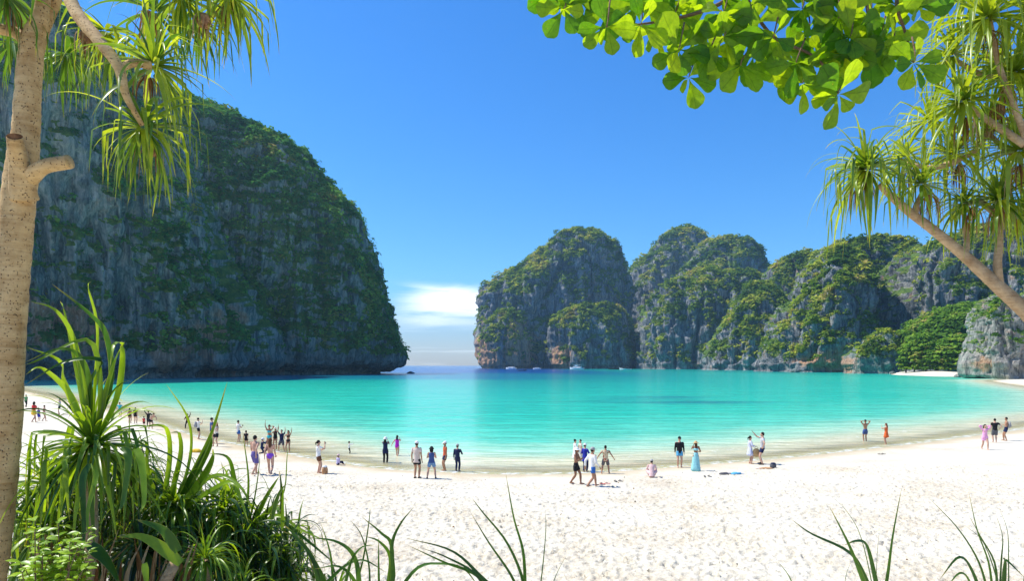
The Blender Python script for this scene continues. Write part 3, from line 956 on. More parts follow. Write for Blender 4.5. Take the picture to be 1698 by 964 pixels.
def leaf_bank(mat, nbins=11, nvar=3, length=1.0, width=0.05, sag=1.2, seed=0, kinks=0.25, lo=-75, hi=85):
    rng = np.random.RandomState(seed)
    bank = []
    for i in range(nbins):
        el = math.radians(lo + (hi - lo) * i / (nbins - 1))
        row = []
        for k in range(nvar):
            kk = rng.uniform(0.45, 0.75) if rng.rand() < kinks else None
            sp = strap_spine(el, length, sag * rng.uniform(0.6, 1.4), kink=kk, curl=rng.uniform(-0.15, 0.15))
            row.append(ribbon(sp, width * rng.uniform(0.85, 1.15), fold=rng.uniform(0.25, 0.6), twist=rng.uniform(-0.9, 0.9), mats=[mat]))
        bank.append(row)
    bank_info = (bank, lo, hi, nbins)
    return bank_info


def rosette_dirs(axis, n, pmin, pmax, rng):
    axis = Vector(axis).normalized()
    q = Vector((0, 0, 1)).rotation_difference(axis)
    out = []
    for i in range(n):
        f = (i + 0.5) / n
        pol = math.radians(pmin + (pmax - pmin) * f ** 0.8 + rng.uniform(-7, 7))
        az = i * 2.39996 + rng.uniform(-0.25, 0.25)
        v = Vector((math.sin(pol) * math.cos(az), math.sin(pol) * math.sin(az), math.cos(pol)))
        out.append((q @ v, f))
    return out


COUNT = {}


def rosette(root, pos, axis, n, length, bank, pmin=5, pmax=115, seed=0, stuff=None, wscale=1.0, budget_key=None, budget=295, dead=0, name='leaf', part='leaf_crown'):
    """a spiral of leaves round a stem end. Each leaf is an object of its own while the budget of its plant lasts; past it the leaves are
    gathered in the list 'stuff' and joined."""
    rng = np.random.RandomState(seed)
    key = budget_key or root.name
    b, lo, hi, nb_ = bank
    rp = Vector(root.location)
    for (v, f) in rosette_dirs(axis, n, pmin, pmax, rng):
        el = math.degrees(math.asin(max(-1, min(1, v.z))))
        i = int(round((el - lo) / (hi - lo) * (nb_ - 1)))
        i = max(0, min(nb_ - 1, i))
        me = b[i][rng.randint(len(b[i]))]
        az = math.atan2(v.y, v.x)
        sc = length * rng.uniform(0.78, 1.12) * (0.75 + 0.35 * f)
        if COUNT.get(key, 0) < budget or stuff is None:
            o = bpy.data.objects.new(name, me)
            COL.objects.link(o)
            o.parent = root
            o.location = Vector(pos) - rp + v * 0.03
            o.rotation_euler = (rng.uniform(-0.08, 0.08), 0, az)
            o.scale = (sc, sc * wscale, sc)
            COUNT[key] = COUNT.get(key, 0) + 1
        else:
            M = Matrix.Translation(Vector(pos) - rp + v * 0.03) @ Matrix.Rotation(az, 4, 'Z') @ Matrix.Diagonal((sc, sc * wscale, sc, 1))
            stuff.append((me, M))


def join_stuff(name, items, root, mat):
    if not items:
        return
    VV, FF, TT, AA = [], [], [], []
    o = 0
    for me, M in items:
        nv_ = len(me.vertices)
        co = np.empty(nv_ * 3); me.vertices.foreach_get('co', co); co = co.reshape(-1, 3)
        Mn = np.array(M)
        co = co @ Mn[:3, :3].T + Mn[:3, 3]
        F = np.empty(len(me.loops), dtype=np.int32); me.loops.foreach_get('vertex_index', F)
        FF.append(F.reshape(-1, 4) + o)
        a = np.empty(nv_); me.attributes['tint'].data.foreach_get('value', a); TT.append(a)
        a = np.empty(nv_); me.attributes['across'].data.foreach_get('value', a); AA.append(a)
        VV.append(co)
        o += nv_
    me = mesh_np(name, np.concatenate(VV), np.concatenate(FF), attrs={'tint': np.concatenate(TT), 'across': np.concatenate(AA)}, mats=[mat])
    add(name, me, root, kind='stuff')


def bumpy_ball(name, r, root, loc, mat, seed=0, n=22):
    """a pandanus fruit: a ball of many knobbly wedges"""
    ga = 2.39996
    K = 90
    idx = np.arange(K)
    zc = 1 - 2 * (idx + 0.5) / K
    kn = np.stack([np.sqrt(1 - zc ** 2) * np.cos(idx * ga), np.sqrt(1 - zc ** 2) * np.sin(idx * ga), zc], 1)
    th = np.linspace(0, 2 * math.pi, n * 2, endpoint=False)
    ph = np.linspace(-math.pi / 2, math.pi / 2, n)
    T, Pp = np.meshgrid(th, ph)
    d = np.stack([np.cos(Pp) * np.cos(T), np.cos(Pp) * np.sin(T), np.sin(Pp)], 2).reshape(-1, 3)
    m_ = (d @ kn.T).max(axis=1)
    k = 0.86 + 0.18 * sstep(m_, 0.965, 0.995)
    V = d * (k * r)[:, None] * np.array([1, 1, 1.15])
    o = add(name, mesh_np(name, V, grid_faces(n * 2, n, True), mats=[mat]), root)
    o.location = Vector(loc) - Vector(root.location)
    return o


FRUIT, t = material('pandanus_fruit')
t.n('ShaderNodeOutputMaterial', in_Surface=t.n('ShaderNodeBsdfPrincipled', in_Base_Color=t.ramp(t.noise(t.n('ShaderNodeTexCoord').outputs['Object'], 25.0, 4.0),
    [(0.35, (0.16, 0.07, 0.03)), (0.6, (0.42, 0.22, 0.08)), (0.75, (0.55, 0.36, 0.15))]), in_Roughness=0.7).outputs[0])


def limb(name, root, pts, radii, mat, seg=14, n=None, seed=0, rough=0.04, rings=True, cut=False):
    n = n or max(10, 12 * len(pts))
    pth = smooth_path(pts, n)
    rr = np.interp(np.linspace(0, 1, n), np.linspace(0, 1, len(radii)), radii)
    if rings:
        rr = rr * (1 + 0.018 * np.sin(np.arange(n) * 2.1 + seed))
    V, F = tube(pth, rr, seg, cap=True)
    m_ = n * seg
    nz_ = fbm(V[:m_] * 9 + seed, 3)
    ctr = np.repeat(pth, seg, 0)
    V[:m_] = ctr + (V[:m_] - ctr) * (1 + rough * nz_)[:, None]
    me = mesh_list(name, [(V, F)], [mat] + ([CUT] if cut else []))
    rl = Vector(root.location)
    me.transform(Matrix.Translation(-rl))
    if cut:   # hollow end: its inner darkness painted on a cap set back inside the rim
        pl = me.polygons
        for p in list(pl)[-seg:]:
            pass
        for p in pl:
            if m_ + 1 in p.vertices:
                p.material_index = 1
        me.vertices[m_ + 1].co -= (me.vertices[m_ + 1].co - (Vector(pth[-2]) - rl)) * 2.0
    return add(name, me, root)


# ------------------------------------------------------------------ the tall pandanus at the left
DL = 5.0
PB = leaf_bank(PAN, length=1.0, width=0.046, sag=0.8, seed=3, nvar=5, kinks=0.45)
PB2 = leaf_bank(PAN, length=1.0, width=0.042, sag=1.05, seed=5, kinks=0.6, nvar=4)
DB = leaf_bank(DEAD_L, nbins=4, nvar=3, length=0.55, width=0.03, sag=2.5, seed=6, lo=-85, hi=-20)
base = P(10, 1075, DL)
lt = thing('pandanus_tree', 'tall pandanus with a speckled pale trunk and two sawn-off stubs at the left edge', 'tree', (float(base[0]), DL, 3.35))
limb('trunk', lt, [P(-38, 1120, DL), P(-20, 964, DL), P(-7, 860, DL), P(7, 700, DL), P(13, 560, DL), P(23, 420, DL), P(34, 300, DL), P(43, 219, DL), P(46, 160, DL), P(54, 70, DL), P(71, 0, DL), P(84, -200, DL)],
     [0.130, 0.117, 0.115, 0.115, 0.114, 0.112, 0.110, 0.090, 0.086, 0.080, 0.050, 0.045], BARK, seg=28, n=150, rough=0.06)
limb('branch', lt, [P(60, 95, DL + 0.05), P(73, 48, DL + 0.1), P(93, -4, DL + 0.1), P(118, -100, DL)], [0.045, 0.040, 0.042, 0.04], BARK, rough=0.05)
limb('branch', lt, [P(84, -90, DL), P(105, -30, DL - 0.2), P(128, 22, DL - 0.35), P(165, 68, DL - 0.5), P(196, 110, DL - 0.55), P(210, 160, DL - 0.55), P(236, 208, DL - 0.45)],
     [0.05, 0.046, 0.044, 0.040, 0.034, 0.024, 0.016], BARK, rough=0.05, n=90)
limb('branch', lt, [P(200, 112, DL - 0.53), P(222, 104, DL - 0.45), P(248, 108, DL - 0.35)], [0.026, 0.028, 0.03], BARK)
limb('branch', lt, [P(54, 80, DL), P(30, 56, DL + 0.05), P(0, 48, DL), P(-40, 44, DL), P(-90, 20, DL)], [0.06, 0.045, 0.04, 0.04, 0.035], BARK)
limb('branch', lt, [P(84, -180, DL), P(200, -120, DL + 0.3), P(260, -40, DL + 0.3), P(300, 0, DL + 0.3)], [0.05, 0.04, 0.035, 0.03], BARK)
limb('branch', lt, [P(84, -200, DL), P(240, -200, DL + 0.6), P(370, -70, DL + 0.6), P(385, -10, DL + 0.6)], [0.05, 0.04, 0.035, 0.03], BARK)
limb('sawn_stub', lt, [P(40, 330, DL - 0.03), P(32, 270, DL - 0.13), P(24, 226, DL - 0.25)], [0.095, 0.068, 0.050], BARK, seg=22, cut=True, rough=0.06)
limb('sawn_stub', lt, [P(40, 304, DL - 0.03), P(70, 278, DL - 0.12), P(116, 268, DL - 0.13)], [0.070, 0.052, 0.050], BARK, seg=22, cut=False, rough=0.06)
stuffL = []
spec = [  # px, py, distance, axis, n leaves, length, polar range
    (254, 108, 4.74, (0.45, 0.05, 0.75), 60, 0.62, 8, 120),
    (238, 212, 4.66, (0.20, -0.30, -0.65), 66, 0.60, 12, 120),
    (300, -4, 5.3, (0.2, -0.4, -0.6), 60, 0.58, 15, 120),
    (380, -8, 5.6, (0.3, -0.3, -0.8), 60, 0.66, 8, 105),
    (175, 52, 5.5, (-0.1, 0.1, -0.3), 50, 0.62, 15, 125),
    (10, -10, 4.9, (-0.3, -0.2, -0.7), 44, 0.62, 15, 115),
    (110, 90, 5.8, (0.1, 0.3, -0.5), 44, 0.62, 10, 120),
    (258, 20, 5.9, (0.1, 0.3, 0.5), 44, 0.6, 10, 120),
    (20, 70, 5.7, (-0.3, 0.2, -0.6), 36, 0.6, 10, 120),
    (330, 40, 6.2, (0.2, 0.2, -0.5), 40, 0.62, 10, 115),
]
for k, (px, py, d, ax, n, ln, a0, a1) in enumerate(spec):
    rosette(lt, P(px, py, d), ax, n, ln, PB2 if ax[2] < 0 else PB, a0, a1, seed=300 + k, stuff=stuffL, budget=295, wscale=1.3)
for k, (px, py, d) in enumerate([(245, 30, 5.2), (338, 34, 5.3), (250, 246, 4.8), (143, 62, 5.4), (246, 135, 4.75), (372, 20, 5.5), (20, 20, 4.95)]):
    if k < 4:
        bumpy_ball('fruit', 0.052, lt, P(px, py, d), FRUIT, k)
    rosette(lt, P(px, py - 12, d), (0, 0, -1), 14, 0.5, DB, 10, 80, seed=340 + k, name='dead_leaf', budget_key='dl')
join_stuff('leaves', stuffL, lt, PAN)

# ------------------------------------------------------------------ the leaning pandanus at the right
DR = 9.0
PR = leaf_bank(PAN, length=1.0, width=0.046, sag=0.62, seed=23, kinks=0.35, nvar=5)
rt_base = np.array([9.6, 9.2, float(ground(9.6, 9.2))])
rt = thing('pandanus_tree', 'leaning pandanus reaching in from the right with many spiky leaf crowns', 'tree', tuple(rt_base))
limb('trunk', rt, [rt_base + [0, 0, -0.3], rt_base + [-0.35, 0, 1.8], P(1770, 590, DR), P(1712, 528, DR), P(1656, 476, DR), P(1600, 425, DR), P(1552, 385, DR), P(1500, 345, DR), P(1458, 306, DR)],
     [0.16, 0.14, 0.118, 0.100, 0.088, 0.070, 0.062, 0.054, 0.042], BARK_R, seg=18, n=120, rough=0.07)
limb('branch', rt, [P(1657, 478, DR), P(1654, 440, DR - 0.05), P(1657, 400, DR - 0.05), P(1657, 350, DR)], [0.062, 0.052, 0.046, 0.038], BARK_R, n=40, rough=0.07)
limb('branch', rt, [P(1516, 358, DR), P(1520, 340, DR), P(1528, 322, DR)], [0.05, 0.038, 0.03], BARK_R)
limb('branch', rt, [P(1716, 530, DR), P(1724, 400, DR - 0.5), P(1706, 250, DR - 0.6), P(1660, 120, DR - 0.6), P(1640, 30, DR - 0.6)], [0.06, 0.046, 0.04, 0.036, 0.03], BARK_R, n=50)
limb('branch', rt, [P(1700, 240, DR - 0.6), P(1640, 200, DR - 0.4), P(1600, 170, DR - 0.3)], [0.05, 0.04, 0.03], BARK_R, n=30)
limb('branch', rt, [P(1657, 360, DR), P(1625, 335, DR + 0.2), P(1600, 340, DR + 0.2)], [0.045, 0.04, 0.03], BARK_R, n=30)
stuffR = []
specR = [
    (1436, 282, 8.9, (-0.55, -0.35, 0.65), 92, 1.08, 6, 125),
    (1528, 306, 8.9, (-0.1, -0.3, 0.95), 52, 0.76, 8, 120),
    (1657, 332, 8.9, (0.1, -0.3, 0.95), 66, 0.90, 8, 120),
    (1600, 338, 9.1, (-0.3, -0.2, 0.6), 54, 0.76, 10, 125),
    (1596, 168, 8.6, (-0.5, -0.3, 0.6), 70, 0.95, 8, 130),
    (1636, 30, 8.4, (-0.3, -0.3, 0.8), 70, 1.0, 8, 130),
    (1500, 262, 9.5, (-0.1, 0.2, 0.8), 50, 0.85, 8, 120),
    (1580, 256, 9.3, (-0.1, 0.0, 0.8), 60, 0.9, 8, 125),
    (1690, 250, 8.7, (0.2, -0.2, 0.8), 60, 0.95, 8, 125),
    (1684, 120, 8.6, (0.2, -0.2, 0.7), 70, 1.0, 8, 130),
    (1580, 92, 9.0, (-0.4, 0.1, 0.6), 56, 0.85, 8, 125),
    (1715, 20, 8.4, (0.1, -0.2, 0.7), 60, 1.0, 8, 130),
    (1700, 360, 9.0, (0.2, 0, 0.7), 50, 0.85, 8, 125),
    (1640, 200, 9.2, (0.0, 0, 0.8), 60, 0.9, 8, 125),
    (1540, 200, 9.6, (-0.2, 0, 0.8), 50, 0.85, 8, 125),
    (1650, 110, 9.4, (-0.2, 0, 0.8), 60, 0.95, 8, 125),
    (1606, -20, 8.8, (-0.3, 0, 0.5), 56, 0.95, 8, 125),
    (1720, 180, 9.4, (0, 0, 0.8), 56, 0.95, 8, 125),
    (1670, 290, 9.6, (0, 0, 0.8), 54, 0.9, 8, 125),
]
for k, (px, py, d, ax, n, ln, a0, a1) in enumerate(specR):
    rosette(rt, P(px, py, d), ax, n, ln, PR if k % 3 else PB2, a0, min(a1, 118), seed=400 + k, stuff=stuffR, budget=295, wscale=1.3)
for (a_, b_) in [((1600, 430), (1598, 350)), ((1690, 260), (1640, 222)), ((1640, 215), (1585, 268)), ((1585, 268), (1502, 272)), ((1660, 130), (1578, 96))]:
    limb('branch', rt, [P(a_[0], a_[1], 9.05), P((a_[0] + b_[0]) / 2 + 4, (a_[1] + b_[1]) / 2 + 8, 9.1), P(b_[0], b_[1], 9.2)], [0.045, 0.035, 0.03], BARK_R, n=20)
for k, (px, py, d) in enumerate([(1432, 306, 8.85), (1540, 330, 8.9), (1604, 200, 8.5), (1650, 190, 8.8), (1672, 150, 8.5), (1612, 350, 8.95), (1588, 280, 9.2), (1690, 280, 8.6), (1660, 350, 8.85), (1640, 60, 8.35), (1510, 285, 9.4)]):
    rosette(rt, P(px, py - 8, d), (-0.3 if k == 0 else 0, 0, -1), 30 if k == 0 else 18, 0.85, DB, 10, 88, seed=440 + k, name='dead_leaf', budget_key='dr')
    if k in (0, 3):
        bumpy_ball('fruit', 0.085, rt, P(px + 4, py - 4, d), FRUIT, k)
join_stuff('leaves', stuffR, rt, PAN)

# ------------------------------------------------------------------ sea almond boughs at the top right


def almond_leaf(seed):
    rng = np.random.RandomState(seed)
    n, m = 12, 7
    tt = np.linspace(0, 1, n)
    w = 0.43 * np.clip(np.sin(np.pi * np.clip(tt, 0, 1) ** 1.9), 0, 1) ** 0.55 * (0.30 + 0.62 * tt)
    w[0] = 0.006; w[-1] = 0.05
    curl = rng.uniform(0.1, 0.45)
    V, A, T = [], [], []
    for i in range(n):
        for j in range(m):
            a = (j / (m - 1) * 2 - 1)
            x = tt[i]
            y = a * w[i] * (1 + 0.05 * math.sin(9 * tt[i] + seed + 2 * a))
            z = 0.35 * abs(y) * (1 - 0.5 * tt[i]) - curl * 0.5 * tt[i] ** 2 + 0.012 * math.sin(14 * tt[i] - abs(a) * 4)
            V.append((x, y, z)); A.append(a); T.append(tt[i])
    return mesh_np('leaf', V, grid_faces(m, n), attrs={'tint': T, 'across': A}, mats=[ALMOND])


AL = [almond_leaf(k) for k in range(6)]
sa = thing('sea_almond_tree', 'sea almond boughs with large rounded backlit leaves hanging in at the top right', 'tree', tuple(P(1300, -200, 5.0)))
DA = 5.0
limb('bough', sa, [P(1560, -260, DA + 0.6), P(1400, -160, DA + 0.3), P(1250, -40, DA), P(1195, 5, DA), P(1130, 28, DA), P(1060, 40, DA), P(1005, 44, DA)],
     [0.05, 0.04, 0.022, 0.016, 0.012, 0.008, 0.005], TWIG, seg=10, n=60)
limb('bough', sa, [P(1500, -230, DA + 0.4), P(1330, -110, DA), P(1225, -40, DA), P(1240, 0, DA), P(1282, 60, DA), P(1345, 90, DA), P(1372, 118, DA), P(1390, 156, DA)],
     [0.04, 0.03, 0.018, 0.014, 0.012, 0.010, 0.008, 0.005], TWIG, seg=10, n=70)
limb('bough', sa, [P(1560, -260, DA + 0.6), P(1500, -100, DA + 0.2), P(1487, 0, DA), P(1500, 50, DA), P(1515, 104, DA)], [0.05, 0.03, 0.014, 0.010, 0.005], TWIG, seg=10, n=40)
limb('bough', sa, [P(1480, -160, DA + 0.3), P(1440, -20, DA + 0.1), P(1442, 40, DA), P(1438, 80, DA)], [0.03, 0.014, 0.010, 0.005], TWIG, seg=8, n=30)
clusters = [(890, -24, 0), (935, 14, 0), (1010, 10, 0), (1060, 4, 0), (1085, 56, 0), (1120, 20, 0), (1150, 60, 0), (1175, 90, 1), (1200, 60, 0), (1250, 40, 0), (1250, 90, 0), (1300, 84, 1), (1320, 104, 0), (1356, 128, 0), (1400, 90, 0), (1410, 60, 0), (1370, 0, 0), (1460, 60, 1), (1480, 70, 0), (1062, 40, 0), (1005, 44, 1), (1125, 82, 0), (1142, 128, 0), (1228, 108, 0), (1200, 20, 1), (1282, 60, 1), (1290, 112, 0), (1330, 138, 0), (1362, 88, 1), (1390, 156, 0),
            (1438, 82, 0), (1515, 104, 2), (1487, 8, 1), (1442, 26, 1), (962, 6, 1), (912, -14, 0), (1040, -20, 1), (1110, 0, 1), (1160, -16, 1), (1250, 4, 1), (1330, 14, 1),
            (1390, 30, 0), (1400, -20, 1), (1520, 10, 1), (1300, -30, 1), (1216, 60, 1), (1450, -40, 1), (1340, 50, 0), (1540, -40, 1), (980, -25, 1)]
rng = np.random.RandomState(77)
for ci, (px, py, typ) in enumerate(clusters):
    dd = DA + rng.uniform(-0.25, 0.3)
    c0 = P(px, py, dd)
    # nearest bough point for a twig
    limb('twig', sa, [P(px + rng.uniform(-6, 22), py - rng.uniform(22, 50), dd + 0.04), P(px + 3, py - 10, dd), c0], [0.007, 0.005, 0.004], TWIG, seg=6, n=8)
    nl = rng.randint(5, 9)
    for k in range(nl):
        a = 2 * math.pi * (k + rng.uniform(-0.25, 0.25)) / nl + ci
        # leaves spread round the twig end, hanging; their faces turn towards the viewer below
        dirv = Vector((math.cos(a), rng.uniform(-0.75, 0.35), math.sin(a) * 0.85 - 0.30)).normalized()
        nr = Vector((rng.uniform(-0.2, 0.7), -0.75, rng.uniform(-1.1, 0.1)))
        nr = (nr - dirv * nr.dot(dirv)).normalized()
        yv = nr.cross(dirv).normalized()
        M = Matrix((dirv, yv, nr)).transposed().to_4x4()
        s_ = rng.uniform(0.15, 0.275) * (0.85 if typ else 1.0)
        o = bpy.data.objects.new('leaf', AL[rng.randint(6)])
        COL.objects.link(o)
        o.parent = sa
        o.matrix_local = Matrix.Translation(Vector(c0) - sa.location + dirv * 0.012) @ M @ Matrix.Diagonal((s_, s_, s_, 1))

# the boughs come off a trunk standing behind the viewer
trunk_top = P(1560, -260, DA + 0.6)
limb('trunk', sa, [np.array([4.8, -2.6, 3.5]), np.array([4.75, -2.5, 6.5]), np.array([4.6, -1.6, 8.9]), np.array([4.2, 2.0, 10.0]), trunk_top], [0.19, 0.16, 0.12, 0.08, 0.05], TWIG, seg=14, n=50)
limb('bough', sa, [trunk_top, P(1530, -250, DA + 0.5), P(1500, -230, DA + 0.4)], [0.05, 0.042, 0.04], TWIG, seg=10, n=12)
limb('bough', sa, [trunk_top, P(1520, -200, DA + 0.4), P(1480, -160, DA + 0.3)], [0.045, 0.035, 0.03], TWIG, seg=10, n=12)

# ------------------------------------------------------------------ undergrowth at the lower left
BB = leaf_bank(PAN_BUSH, length=1.0, width=0.055, sag=1.1, seed=13, kinks=0.3, nvar=4)
BB2 = leaf_bank(PAN_BUSH, length=1.0, width=0.052, sag=1.9, seed=14, kinks=0.35)
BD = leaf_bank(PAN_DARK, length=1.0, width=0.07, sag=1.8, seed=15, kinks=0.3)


def blade(root, pts, width, mat, fold=0.35, n=16, twist=0.0, name='leaf', wprof=None):
    """a single leaf through the given points"""
    sp = smooth_path(pts, n)
    V, F, A = ribbon(sp, width, fold=fold, twist=twist, want_me=False, up=(0, -0.8, 0.6), wprof=wprof)
    V = V - np.array(root.location)
    return add(name, mesh_np(name, V, F, attrs=A, mats=[mat]), root)


def foot(px, d):
    x = (px - CX) / FPX * d
    return (float(x), float(d), float(ground(x, d)))


# big screw pine seedling beside the trunk
D1 = 5.4
s1 = thing('screw_pine', 'big young screw pine with long arching leaves right beside the speckled trunk', 'plant', foot(150, D1 + 0.1))
limb('stem', s1, [np.array(foot(150, D1 + 0.1)) - [0, 0, 0.2], P(152, 900, D1), P(150, 800, D1), P(152, 740, D1)], [0.06, 0.05, 0.045, 0.04], BARK_R)
rosette(s1, P(152, 742, D1), (0.0, -0.25, 0.95), 120, 0.86, BB, 6, 128, seed=501)
for (pts, w) in [([(150, 735), (185, 640), (178, 560), (150, 522), (86, 471)], .058), ([(160, 735), (196, 660), (205, 580), (190, 572), (182, 610)], .07),
                 ([(158, 740), (175, 660), (192, 600), (203, 570)], .075), ([(150, 740), (140, 640), (122, 560), (92, 515), (50, 500)], .05),
                 ([(150, 735), (160, 620), (162, 540), (147, 478), (152, 466)], .035), ([(150, 738), (110, 640), (100, 600), (44, 576)], .05),
                 ([(148, 738), (150, 640), (130, 590), (95, 580), (40, 602)], .055), ([(148, 740), (120, 660), (70, 612), (42, 622)], .05),
                 ([(146, 742), (150, 640), (170, 600), (110, 600), (40, 640)], .06), ([(150, 740), (128, 620), (108, 520), (100, 500)], .03),
                 ([(150, 735), (168, 670), (150, 566), (60, 600), (40, 606)], .05)]:
    q = [P(x, y, D1 - 0.12 * i) for i, (x, y) in enumerate(pts)]
    blade(s1, q, w, PAN_BUSH, n=18)
for (pts, w) in [([(150, 770), (138, 800), (140, 880), (132, 960)], .06), ([(155, 768), (160, 790), (146, 850), (148, 900)], .05),
                 ([(200, 745), (214, 760), (205, 830), (196, 850)], .065), ([(226, 745), (236, 770), (240, 830), (232, 850)], .06)]:
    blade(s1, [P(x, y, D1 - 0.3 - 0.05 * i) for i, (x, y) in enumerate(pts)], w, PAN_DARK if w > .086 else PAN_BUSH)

D2 = 6.0
s2 = thing('screw_pine', 'screw pine clump with broad striped leaves left of the walking couple', 'plant', foot(300, D2 + 0.2))
limb('stem', s2, [np.array(foot(300, D2 + 0.2)) - [0, 0, 0.2], P(298, 900, D2 + 0.1), P(296, 850, D2)], [0.05, 0.045, 0.04], BARK_R)
rosette(s2, P(290, 842, D2), (0.25, -0.2, 0.9), 80, 0.75, BB2, 8, 125, seed=511)
for (pts, w) in [([(292, 845), (320, 790), (346, 735), (358, 700), (377, 634)], .075), ([(290, 840), (318, 800), (350, 740), (352, 720)], .12),
                 ([(298, 845), (335, 800), (355, 760), (352, 745)], .11), ([(285, 838), (306, 800), (318, 740), (310, 690), (276, 638)], .04),
                 ([(270, 840), (282, 770), (280, 720), (262, 706), (225, 712)], .055), ([(280, 840), (300, 760), (298, 722), (282, 718)], .06),
                 ([(300, 850), (350, 815), (385, 800), (400, 830), (412, 868)], .055), ([(300, 850), (340, 800), (370, 790), (402, 812), (418, 850)], .05),
                 ([(285, 850), (250, 846), (230, 840), (205, 800)], .05), ([(270, 845), (246, 790), (244, 738), (225, 732)], .055)]:
    blade(s2, [P(x, y, D2 - 0.10 * i) for i, (x, y) in enumerate(pts)], w, PAN_BUSH, n=18)

D3 = 6.4
s3 = thing('screw_pine', 'screw pine clump whose thin blades rise in front of the walking couple', 'plant', foot(412, D3 + 0.1))
limb('stem', s3, [np.array(foot(412, D3 + 0.1)) - [0, 0, 0.2], P(408, 960, D3), P(404, 905, D3)], [0.05, 0.045, 0.04], BARK_R)
rosette(s3, P(405, 898, D3), (0.1, -0.25, 0.9), 84, 0.72, BB2, 8, 125, seed=521)
for (pts, w) in [([(404, 890), (410, 840), (412, 790), (402, 715)], .035), ([(408, 890), (420, 840), (428, 790), (432, 745)], .02), ([(404, 885), (390, 800), (378, 760), (345, 752)], .05),
                 ([(400, 885), (380, 815), (350, 790), (290, 782)], .045), ([(400, 888), (390, 830), (360, 814), (320, 822)], .05), ([(402, 890), (384, 845), (350, 838), (310, 844)], .035),
                 ([(410, 895), (440, 830), (458, 800), (464, 790)], .055), ([(412, 895), (440, 860), (470, 820), (476, 760), (478, 740)], .02),
                 ([(412, 895), (445, 850), (465, 838)], .09), ([(415, 900), (460, 868), (500, 890), (560, 940)], .055), ([(412, 900), (455, 856), (500, 880), (545, 900)], .04),
                 ([(400, 890), (370, 858), (340, 852), (306, 868)], .05), ([(404, 890), (395, 850), (378, 790), (366, 770)], .03)]:
    blade(s3, [P(x, y, D3 - 0.09 * i) for i, (x, y) in enumerate(pts)], w, PAN_BUSH, n=18)

more = [(80, 806, 6.0, 80, 0.70, 'yellow-green screw pine close behind the trunk at mid height of the undergrowth', BB, 548), (215, 775, 6.1, 80, 0.62, 'screw pine with curling leaves right behind the big young screw pine', BB2, 549),
        (372, 850, 6.2, 80, 0.60, 'bright screw pine between the striped-leaf clump and the thin-bladed clump', BB, 550), (235, 915, 5.6, 70, 0.66, 'dark low screw pine in the shade at the lower left', BD, 541), (340, 930, 5.3, 76, 0.55, 'low screw pine with yellowing leaf tips near the bottom edge', BB2, 542),
        (475, 955, 6.4, 70, 0.66, 'arching screw pine at the bottom edge under the walking couple', BB2, 543), (70, 880, 5.7, 60, 0.7, 'screw pine with drooping leaves between the trunk and the bright shrub', BB, 544),
        (225, 800, 6.3, 64, 0.62, 'screw pine hidden in the shade behind the big young screw pine', BB2, 545),
        (560, 985, 6.2, 50, 0.55, 'low dark screw pine at the bottom edge left of the fanned grass', BB2, 546), (400, 985, 5.4, 60, 0.5, 'screw pine cut by the bottom edge right of the yellowing one', BB2, 547)]
for (px, py, d, n, ln, lab, bk, sd) in more:
    s_ = thing('screw_pine', lab, 'plant', foot(px, d + 0.1))
    limb('stem', s_, [np.array(foot(px, d + 0.1)) - [0, 0, 0.2], P(px, min(py + 40, 990), d + 0.05), P(px, py, d)], [0.05, 0.045, 0.04], BARK_R, n=12)
    rosette(s_, P(px, py, d), (0.05, -0.2, 0.9), n, ln, bk, 8, 115, seed=sd)

# long broad leaf and dead stalks in the shade
s4 = thing('screw_pine', 'screw pine lying low with one broad sunlit leaf and brown dead stalks', 'plant', foot(250, 5.0))
blade(s4, [P(300, 935, 5.0), P(262, 905, 4.95), P(230, 890, 4.9), P(196, 892, 4.85)], 0.085, PAN_BUSH, fold=0.15)
blade(s4, [P(296, 915, 5.0), P(270, 880, 4.95), P(225, 862, 4.9)], 0.08, PAN_BUSH)
blade(s4, [P(150, 905, 4.9), P(176, 930, 4.85), P(200, 970, 4.8)], 0.09, PAN_BUSH)
blade(s4, [P(240, 935, 4.9), P(243, 960, 4.85), P(243, 1000, 4.8)], 0.05, PAN_BUSH)
rng = np.random.RandomState(9)
for k in range(26):
    x0 = rng.uniform(130, 330)
    blade(s4, [P(x0, 1010, 5.2), P(x0 + rng.uniform(-8, 12), 950, 5.15), P(x0 + rng.uniform(-20, 38), rng.uniform(872, 930), 5.1)], rng.uniform(0.02, 0.05), DEAD_L, name='dead_stalk')
limb('stem', s4, [np.array(foot(250, 5.0)) - [0, 0, 0.1], P(255, 1010, 5.05), P(290, 935, 5.05)], [0.05, 0.045, 0.04], BARK_R, n=12)

# dense leaf mass filling the undergrowth; its shade is put into the dark leaf colour
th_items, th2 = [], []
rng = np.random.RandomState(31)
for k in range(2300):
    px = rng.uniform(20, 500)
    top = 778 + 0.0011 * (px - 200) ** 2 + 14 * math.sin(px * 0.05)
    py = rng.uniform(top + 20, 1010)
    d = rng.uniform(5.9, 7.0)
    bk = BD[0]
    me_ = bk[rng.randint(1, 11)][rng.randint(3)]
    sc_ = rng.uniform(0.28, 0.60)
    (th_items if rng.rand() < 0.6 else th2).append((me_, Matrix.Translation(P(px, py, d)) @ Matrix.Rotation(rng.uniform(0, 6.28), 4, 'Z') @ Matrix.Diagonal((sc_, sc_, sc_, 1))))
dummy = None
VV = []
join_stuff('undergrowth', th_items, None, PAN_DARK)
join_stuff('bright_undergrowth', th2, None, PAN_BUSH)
bpy.data.objects['bright_undergrowth']['label'] = 'brighter green leaves mixed through the undergrowth'
bpy.data.objects['undergrowth']['label'] = 'tangled dark undergrowth at the lower left'


